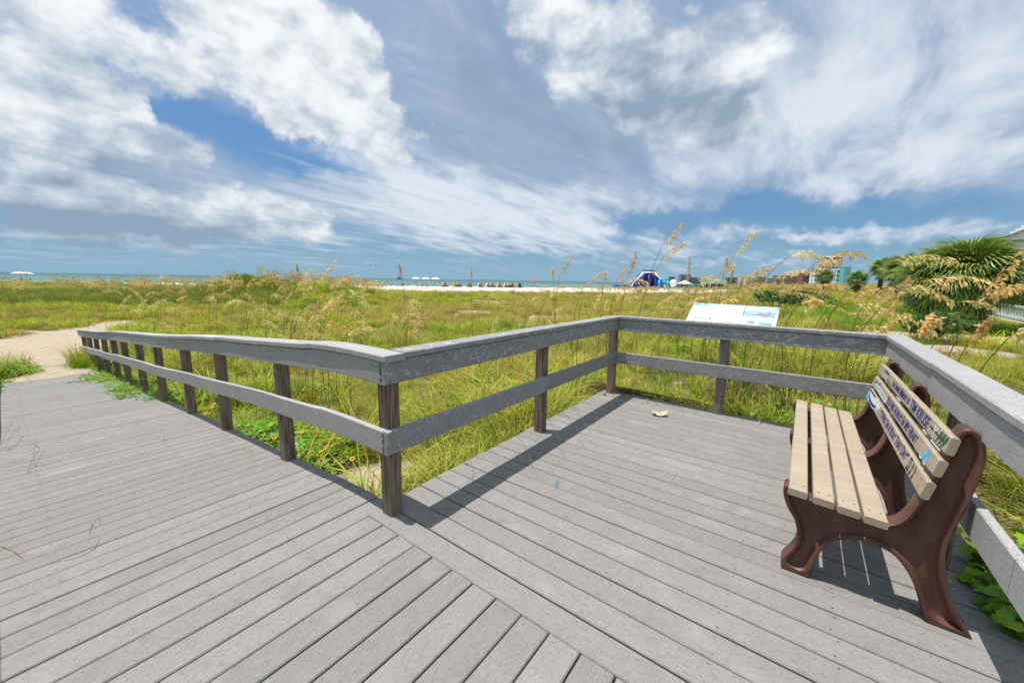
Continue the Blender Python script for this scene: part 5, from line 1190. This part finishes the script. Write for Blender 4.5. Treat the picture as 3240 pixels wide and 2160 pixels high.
# ---------------------------------------------------------------- far buildings
def building(u, d, w, h, dep, col, label, floors, bays, roof=None, extra=None, balc=True, z0=.2, win=(.05, .07, .09), turn=.35):
    h_ = heading(u); c_ = CAM[:2] + h_ * d; ang = math.atan2(h_[1], h_[0]) - math.pi / 2 + turn
    t_ = empty('beach_building', (c_[0], c_[1], z0), ang); tag(t_, label, 'building')
    mt = plain('wall_paint', col, .8, .06, .2); wm = plain('window_glass', win, .25, .3, .5); tm = plain('trim', [min(.85, q * 1.25 + .05) for q in col], .8, .05, .2)
    MB().box(-w / 2, w / 2, 0, dep, 0, h).build('wall', mt, t_)
    fh = h / floors; bw = w / bays; mb = MB(); tb = MB()
    for i in range(floors):
        for j in range(bays):
            x = -w / 2 + (j + .5) * bw; z = i * fh
            mb.box(x - bw * .34, x + bw * .34, -.12, .02, z + fh * .25, z + fh * .82)
        if balc: tb.box(-w / 2 - .1, w / 2 + .1, -1.0, -.14, i * fh + fh * .90, i * fh + fh * .98)
        for j in range(max(1, bays // 2)):
            y_ = (j + .5) * dep / max(1, bays // 2); mb.box(w / 2 - .02, w / 2 + .12, y_ - dep * .07, y_ + dep * .07, i * fh + fh * .3, i * fh + fh * .8); mb.box(-w / 2 - .12, -w / 2 + .02, y_ - dep * .07, y_ + dep * .07, i * fh + fh * .3, i * fh + fh * .8)
    o = mb.build('windows', wm, t_); tag(o, kind='stuff')
    if balc: o = tb.build('balconies', tm, t_); tag(o, kind='stuff')
    MB().box(-w / 2 - .3, w / 2 + .3, -.3, dep + .3, h + .003, h + .5).build('parapet', tm, t_)
    if roof: 
        rm = plain('roof', roof, .8, .1, .3); mb = MB(); mb.add([(-w / 2 - .6, -.6, h + .51), (w / 2 + .6, -.6, h + .51), (w / 2 + .6, dep + .6, h + .51), (-w / 2 - .6, dep + .6, h + .51), (-w / 4, dep / 2, h + 2.8), (w / 4, dep / 2, h + 2.8)], [(0, 1, 5, 4), (1, 2, 5), (2, 3, 4, 5), (3, 0, 4), (3, 2, 1, 0)]); mb.build('roof', rm, t_)
    if extra:
        for q in extra: MB().box(*q[:6]).build(q[6], plain(q[6], q[7], .8, .06, .3), t_)
    return t_
def bpx(u0, u1, top, d, dep, col, label, floors, bays, **k):
    u = (u0 + u1) / 2; cs = math.cos(math.atan((u - 1620) / FPX)); w = (u1 - u0) * cs * cs / FPX * d; h = (894 + .0209 * (u - 1620) - top) * cs / FPX * d + 1.2
    return building(u, d, w, h, dep, col, label, floors, bays, **k)
bpx(2150, 2184, 879, 900, 14, (.42, .44, .46), 'grey slab hotel with rows of dark windows right of the blue slide', 7, 9)
bpx(2184, 2216, 888, 910, 14, (.36, .38, .42), 'lower grey wing next to the grey slab hotel', 4, 11)
bpx(2118, 2134, 886, 880, 12, (.30, .25, .20), 'small brown building between the slide and the grey hotel', 3, 4)
bpx(2298, 2332, 889, 900, 12, (.26, .32, .40), 'blue grey low hotel in the middle of the far row', 4, 9, roof=(.10, .20, .28))
bpx(2357, 2384, 886, 760, 12, (.74, .75, .74), 'white hotel at the left of the pastel row', 5, 7)
bpx(2385, 2421, 886, 770, 14, (.70, .58, .20), 'yellow hotel in the far pastel row', 5, 8)
bpx(2423, 2448, 890, 800, 12, (.60, .62, .60), 'pale grey hotel between the yellow and peach ones', 4, 6)
bpx(2450, 2531, 884, 700, 14, (.64, .36, .23), 'peach hotel in the far pastel row', 5, 14)
bpx(2533, 2572, 878, 640, 14, (.45, .17, .12), 'terracotta hotel with red roof', 5, 8, roof=(.33, .08, .05))
bpx(2588, 2655, 828, 600, 18, (.70, .70, .69), 'tall white tower hotel behind the lone palm', 10, 6)
bpx(2572, 2588, 866, 560, 14, (.74, .75, .76), 'white low hotel block left of the tower', 4, 3)
bpx(2640, 2662, 866, 540, 14, (.72, .73, .75), 'white low hotel block right of the tower', 4, 4)
bpx(2662, 2684, 858, 530, 12, (.20, .46, .44), 'teal hotel block left of the palms', 5, 1, balc=False, win=(.20, .46, .44))
# house gable behind the palms at the right edge
h_ = heading(3330); q = CAM[:2] + h_ * 62; t_ = empty('beach_house', (q[0] + 1.5, q[1] + 1.0, gz(*q) + .7), R(-12)); tag(t_, 'white sided house gable with grey roof behind the big palm', 'house')
sid = plain('white_siding', (.78, .80, .82), .7, .05, 1); MB().box(-5, 6, 0, 12, -2, 5.0).build('wall', sid, t_)
mb = MB(); mb.add([(-5.6, -.5, 5.0), (6.6, -.5, 5.0), (.5, -.5, 8.2), (-5.6, 12.5, 5.0), (6.6, 12.5, 5.0), (.5, 12.5, 8.2)], [(0, 2, 5, 3), (1, 4, 5, 2), (0, 3, 4, 1)]); mb.build('roof', plain('grey_shingle', (.45, .46, .48), .85, .15, 3), t_)
MB().add([(-5.0, -.02, 5.02), (6.0, -.02, 5.02), (.5, -.02, 7.9)], [(0, 1, 2)]).build('gable', sid, t_)
for k in range(9): MB().box(-5 + k * .28, 6 - k * .28 * 1.2, -.06, -.03, 5.1 + k * .28, 5.33 + k * .28).build('siding_board', sid, t_) if k < 6 else None
wd = MB().box(-.4, 1.4, -.09, -.02, 5.3, 6.3).build('window', plain('dark_window', (.04, .05, .10), .2, .2, 2), t_)
# concrete wall, railing with white rails, yellow strip at the far right
h0, h1 = heading(3135), heading(3300); a = CAM[:2] + h0 * 22.5; b_ = CAM[:2] + h1 * 17.5
t_ = empty('promenade_wall', (a[0], a[1], 0)); tag(t_, 'low concrete wall with a yellow stripe right of the palm trunk', 'wall')
dv = Vector((b_[0] - a[0], b_[1] - a[1], 0)); L_ = dv.length; t_.rotation_euler = (0, 0, math.atan2(dv.y, dv.x))
MB().box(0, L_, 0, .25, -.6, .46).build('wall', plain('concrete', (.42, .39, .35), .9, .2, 4, .3), t_); MB().box(0, L_, -.012, .0, .36, .44).build('stripe', plain('yellow_tape', (.62, .45, .02), .5, .1, 4), t_)
t2 = empty('white_handrail', (a[0], a[1], .46), math.atan2(dv.y, dv.x)); tag(t2, 'white metal handrail with upright bars on the concrete wall', 'railing')
wm = plain('white_metal', (.62, .66, .68), .5, .1, 4)
for z in (.06, .40): MB().box(0, L_, .08, .14, z, z + .06).build('rail', wm, t2)
for k in range(int(L_ / .30)): MB().box(k * .30, k * .30 + .04, .09, .13, .1205, .3995).build('baluster', wm, t2)

# ---------------------------------------------------------------- blue inflatable slide
h_ = heading(2052); c_ = CAM[:2] + h_ * 165; t_ = empty('inflatable_slide', (c_[0], c_[1], -.4), math.atan2(h_[1], h_[0]) - math.pi / 2 + .2); tag(t_, 'huge blue inflatable water slide with white edges on the beach', 'slide'); t_.scale = (.95, .95, .80)
ib = plain('blue_vinyl', (.018, .035, .30), .35, .2, .3); iw = plain('white_vinyl', (.72, .74, .78), .35, .05, .3); idk = plain('navy_vinyl', (.010, .016, .13), .4, .2, .3)
mb = MB(); pr = [(-6.6, 0), (-2.0, 7.0), (2.0, 7.0), (6.6, 0)]
mb.add([(x, y_, z) for y_ in (1.2, 12) for x, z in pr], [(0, 1, 2, 3), (7, 6, 5, 4), (0, 4, 5, 1), (1, 5, 6, 2), (2, 6, 7, 3)]); mb.build('slide_body', idk, t_)
for s_ in (-1, 1): MB().tube([(s_ * 7.0, .6, .2), (s_ * 4.6, .6, 4.0), (s_ * 2.1, .6, 7.3)], .42, 8).build('white_edge', iw, t_, True)
MB().tube([(-2.1, .6, 7.3), (2.1, .6, 7.3)], .42, 8).build('white_edge', iw, t_, True)
for x, tp in ((-5.0, 2.6), (-2.6, 5.4), (0, 6.2), (2.6, 5.4), (5.0, 2.6)): MB().tube([(x, -.3 - abs(x) * .05, 0), (x, -.1, tp * .7), (x * .85, .6, tp)], [.75, .7, .5], 8).build('inflated_column', ib, t_, True)
for s_ in (-1, 1):
    MB().tube([(s_ * 6.0, 0, 1.6), (s_ * 3.4, 0, 4.6), (s_ * 1.2, 0, 6.2)], .45, 8).build('inflated_beam', ib, t_, True)
    MB().tube([(s_ * 5.0, 2.2, 2.6), (s_ * 2.3, 2.4, 6.3)], .6, 8).build('inflated_beam', ib, t_, True)
for x in (-1.8, -.9, 0, .9, 1.8): MB().ell((x, 1.2, 8.0), (.6, .8, .65), 10, 6).build('crown_bump', ib, t_, True)
MB().box(-2.2, 2.2, .7, 2.2, 7.2, 7.7).build('crown_base', ib, t_)
MB().box(-14, -6.8, 1, 6, -.1, .8).build('run_out', ib, t_)
h_ = heading(2098); c_ = CAM[:2] + h_ * 160; t_ = empty('beach_kiosk', (c_[0], c_[1], -.3)); tag(t_, 'turquoise inflatable arch beside the blue slide', 'kiosk')
tq = plain('turquoise_vinyl', (.02, .36, .55), .4, .2, .5)
for s_ in (-1, 1): MB().tube([(s_ * 1.5, 0, 0), (s_ * 1.5, 0, 2.6)], .55, 8).build('pillar', tq, t_, True)
MB().tube([(-1.6, 0, 2.9), (1.6, 0, 2.9)], .5, 8).build('lintel', tq, t_, True); MB().ell((3.6, 0, 1.6), (1.3, 1.2, 1.5), 10, 6).build('bouncy_figure', iw, t_, True)
h_ = heading(2166); c_ = CAM[:2] + h_ * 140; t_ = empty('white_tent', (c_[0], c_[1], gz(*c_))); tag(t_, 'small white peaked tent right of the blue slide', 'tent')
MB().add([(-2, -2, 2), (2, -2, 2), (2, 2, 2), (-2, 2, 2), (0, 0, 3.1)], [(0, 1, 4), (1, 2, 4), (2, 3, 4), (3, 0, 4)]).build('canopy', iw, t_)
for x in (-1.9, 1.9):
    for y_ in (-1.9, 1.9): MB().tube([(x, y_, 0), (x, y_, 2)], .05, 5).build('leg', iw, t_)

# ---------------------------------------------------------------- beach: cabanas, umbrellas, loungers, ship, birds
tan = plain('tan_canvas', (.74, .60, .44), .7, .1, 2); redc = plain('red_canvas', (.60, .03, .03), .7, .1, 2); wc = plain('white_canvas', (.74, .73, .70), .7, .05, 2); tealc = plain('teal_canvas', (.02, .28, .26), .7, .1, 2); bluec = plain('blue_canvas', (.03, .16, .55), .7, .1, 2); dkw = plain('dark_wood', (.07, .055, .045), .8, .2, 3); lil = plain('lilac_canvas', (.50, .52, .78), .6, .1, 2)
def beach_xy(u, s_):
    h_ = heading(u); k = (s_ - shore(CAM[0], CAM[1])) / (-.778 * h_[0] + .629 * h_[1]); return CAM[:2] + h_ * k, k
def cabana(u, label, striped=False, col=None, sz=1.0, s_=112):
    c_, d = beach_xy(u, s_); z = gz(*c_); t_ = empty('beach_cabana', (c_[0], c_[1], z), math.atan2(-.778, .629) + 2.2 + rnd.uniform(-.3, .3)); tag(t_, label, 'cabana', None if (striped or col) else 'tan beach cabanas in a row')
    for k in range(6):                                                   # hooded canvas shell in strips
        a0, a1 = math.pi * k / 6, math.pi * (k + 1) / 6; mb = MB(); V = []
        for i in range(5):
            ph = math.pi / 2 * i / 4
            for a in (a0, a1): V.append((.85 * sz * math.cos(a), .95 * sz * math.sin(a) * math.cos(ph) * 1.0, 1.5 * sz * math.sin(a) * math.sin(ph) + .02))
        mb.add(V, [(2 * i, 2 * i + 1, 2 * i + 3, 2 * i + 2) for i in range(4)])
        mb.build('canvas_strip', (redc if k % 2 else wc) if striped else (col or tan), t_)
    MB().box(-.75 * sz, .75 * sz, -.9 * sz, .2, 0, .32).build('lounger_base', dkw, t_)
us = [1407, 1442, 1452, 1485, 1520, 1546, 1557, 1580, 1602, 1612]
for k, u in enumerate(us): cabana(u, 'low tan canvas cabana in the row on the white beach')
cabana(1620, 'red and white striped cabana at the right end of the tan row', True); cabana(1645, 'teal cabana right of the striped one', False, tealc); cabana(1154, 'blue canvas cabana at the left of the beach', False, bluec, 1.2)
def umbrella(u, label, col, s_=114, r_=1.3, h_=2.2):
    c_, d = beach_xy(u, s_); z = gz(*c_); t_ = empty('beach_umbrella', (c_[0], c_[1], z)); tag(t_, label, 'umbrella'); n = 10
    mb = MB(); mb.add([(0, 0, h_ + .45)] + [(r_ * .6 * math.cos(6.283 * k / n), r_ * .6 * math.sin(6.283 * k / n), h_ + .30) for k in range(n)] + [(r_ * math.cos(6.283 * k / n), r_ * math.sin(6.283 * k / n), h_) for k in range(n)], [(0, k + 1, (k + 1) % n + 1) for k in range(n)] + [(k + 1, n + k + 1, n + (k + 1) % n + 1, (k + 1) % n + 1) for k in range(n)])
    mb.build('canopy', col, t_); MB().tube([(0, 0, 0), (0, 0, h_ + .4)], .03, 5).build('pole', dkw, t_)
umbrella(1316, 'left of three pale umbrellas over dark loungers', wc); umbrella(1347, 'middle of three pale umbrellas over dark loungers', wc); umbrella(1378, 'right of three pale umbrellas over dark loungers', wc)
umbrella(1132, 'green umbrella at the left end of the beach', tealc); umbrella(1692, 'red umbrella near the right end of the beach', redc, 116, 1.7); umbrella(1500, 'blue umbrella behind the tan cabanas', bluec, 125); umbrella(1690, 'pale green umbrella by the red one', tealc, 124)
umbrella(62, 'lilac umbrella on the shore at the far left', lil, 118, 1.5, 1.9); umbrella(82, 'second lilac umbrella on the shore at the far left', lil, 120, 1.4, 1.8)
for k, u in enumerate([1204, 1232, 1262, 1268, 1285, 1330, 1345, 1362, 1392, 1675, 1708]):
    c_, d = beach_xy(u, 111); t_ = empty('beach_lounger', (c_[0], c_[1], gz(*c_)), rnd.uniform(-.4, .4) + .9); tag(t_, 'dark wooden beach lounger on the white sand', 'lounger', 'dark loungers on the white sand')
    MB().box(-.95, .5, -.35, .35, .28, .36).build('seat', dkw, t_); MB().add([(.5, -.35, .3), (.5, .35, .3), (1.0, .35, .8), (1.0, -.35, .8), (.56, -.35, .25), (.56, .35, .25), (1.06, .35, .75), (1.06, -.35, .75)], [(0, 1, 2, 3), (7, 6, 5, 4), (0, 3, 7, 4), (1, 5, 6, 2), (2, 6, 7, 3)]).build('backrest', dkw, t_)
    for x in (-.85, .4):
        for y_ in (-.3, .3): MB().box(x - .04, x + .04, y_ - .04, y_ + .04, 0, .28).build('leg', dkw, t_)
for k, u in enumerate([58, 86]):
    c_, d = beach_xy(u, 117); t_ = empty('beach_chair', (c_[0], c_[1], gz(*c_)), rnd.uniform(0, 1)); tag(t_, 'red folding chair below the %s lilac umbrella' % ('left', 'right')[k], 'chair')
    MB().box(-.3, .3, -.3, .3, .3, .36).build('seat', redc, t_); MB().box(-.3, .3, .3, .36, .37, .95).build('backrest', redc, t_)
    for x in (-.28, .28):
        for y_ in (-.28, .28): MB().box(x - .02, x + .02, y_ - .02, y_ + .02, 0, .3).build('leg', dkw, t_)
h_ = heading(1263); c_ = CAM[:2] + h_ * 1500; t_ = empty('sailing_ship', (c_[0], c_[1], SEA_Z), math.atan2(h_[1], h_[0]) - math.pi / 2 + .3); tag(t_, 'dark three masted sailing ship on the horizon', 'ship')
sm = plain('dark_sail', (.10, .06, .07), .8, .2, .2); mb = MB(); mb.add([(-8.5, 0, 3.4), (-7, -1.8, 3), (6, -1.8, 3), (9, 0, 4.2), (6, 1.8, 3), (-7, 1.8, 3), (-7, 0, -.3), (6.5, 0, -.3)], [(0, 1, 2, 3, 4, 5), (1, 6, 7, 2), (5, 4, 7, 6), (0, 6, 1), (0, 5, 6), (2, 7, 3), (3, 7, 4)]); mb.build('hull', dkw, t_)
for x, hh in ((-4.5, 11), (0, 13), (4.2, 12)):
    MB().tube([(x, 0, 2), (x, 0, hh)], .2, 5).build('mast', dkw, t_); MB().add([(x - 1.7, -.1, 5), (x + 1.7, -.1, 5), (x + 1.3, -.5, hh - 1), (x - 1.3, -.5, hh - 1), (x, .5, hh * .6)], [(0, 1, 2, 3), (0, 4, 1), (1, 4, 2), (2, 4, 3), (3, 4, 0)]).build('sail', sm, t_)
for k, (u, v) in enumerate([(1172, 840), (1190, 841)]):
    p_ = at(u, v, 120); t_ = empty('sea_bird', p_, .6 * k); tag(t_, ('left' if k == 0 else 'right') + ' of two small dark birds gliding above the sea', 'bird')
    bmt = plain('bird_feathers', (.03, .035, .04), .8, .2, 8); MB().ell((0, 0, 0), (.28, .09, .08), 8, 6).build('body', bmt, t_, True)
    for s_ in (-1, 1): MB().add([(.12, s_ * .06, .02), (-.12, s_ * .06, .02), (-.10, s_ * .45, .16), (.10, s_ * .42, .17), (-.14, s_ * .85, .06)], [(0, 1, 2, 3), (3, 2, 4)]).build('wing', bmt, t_)
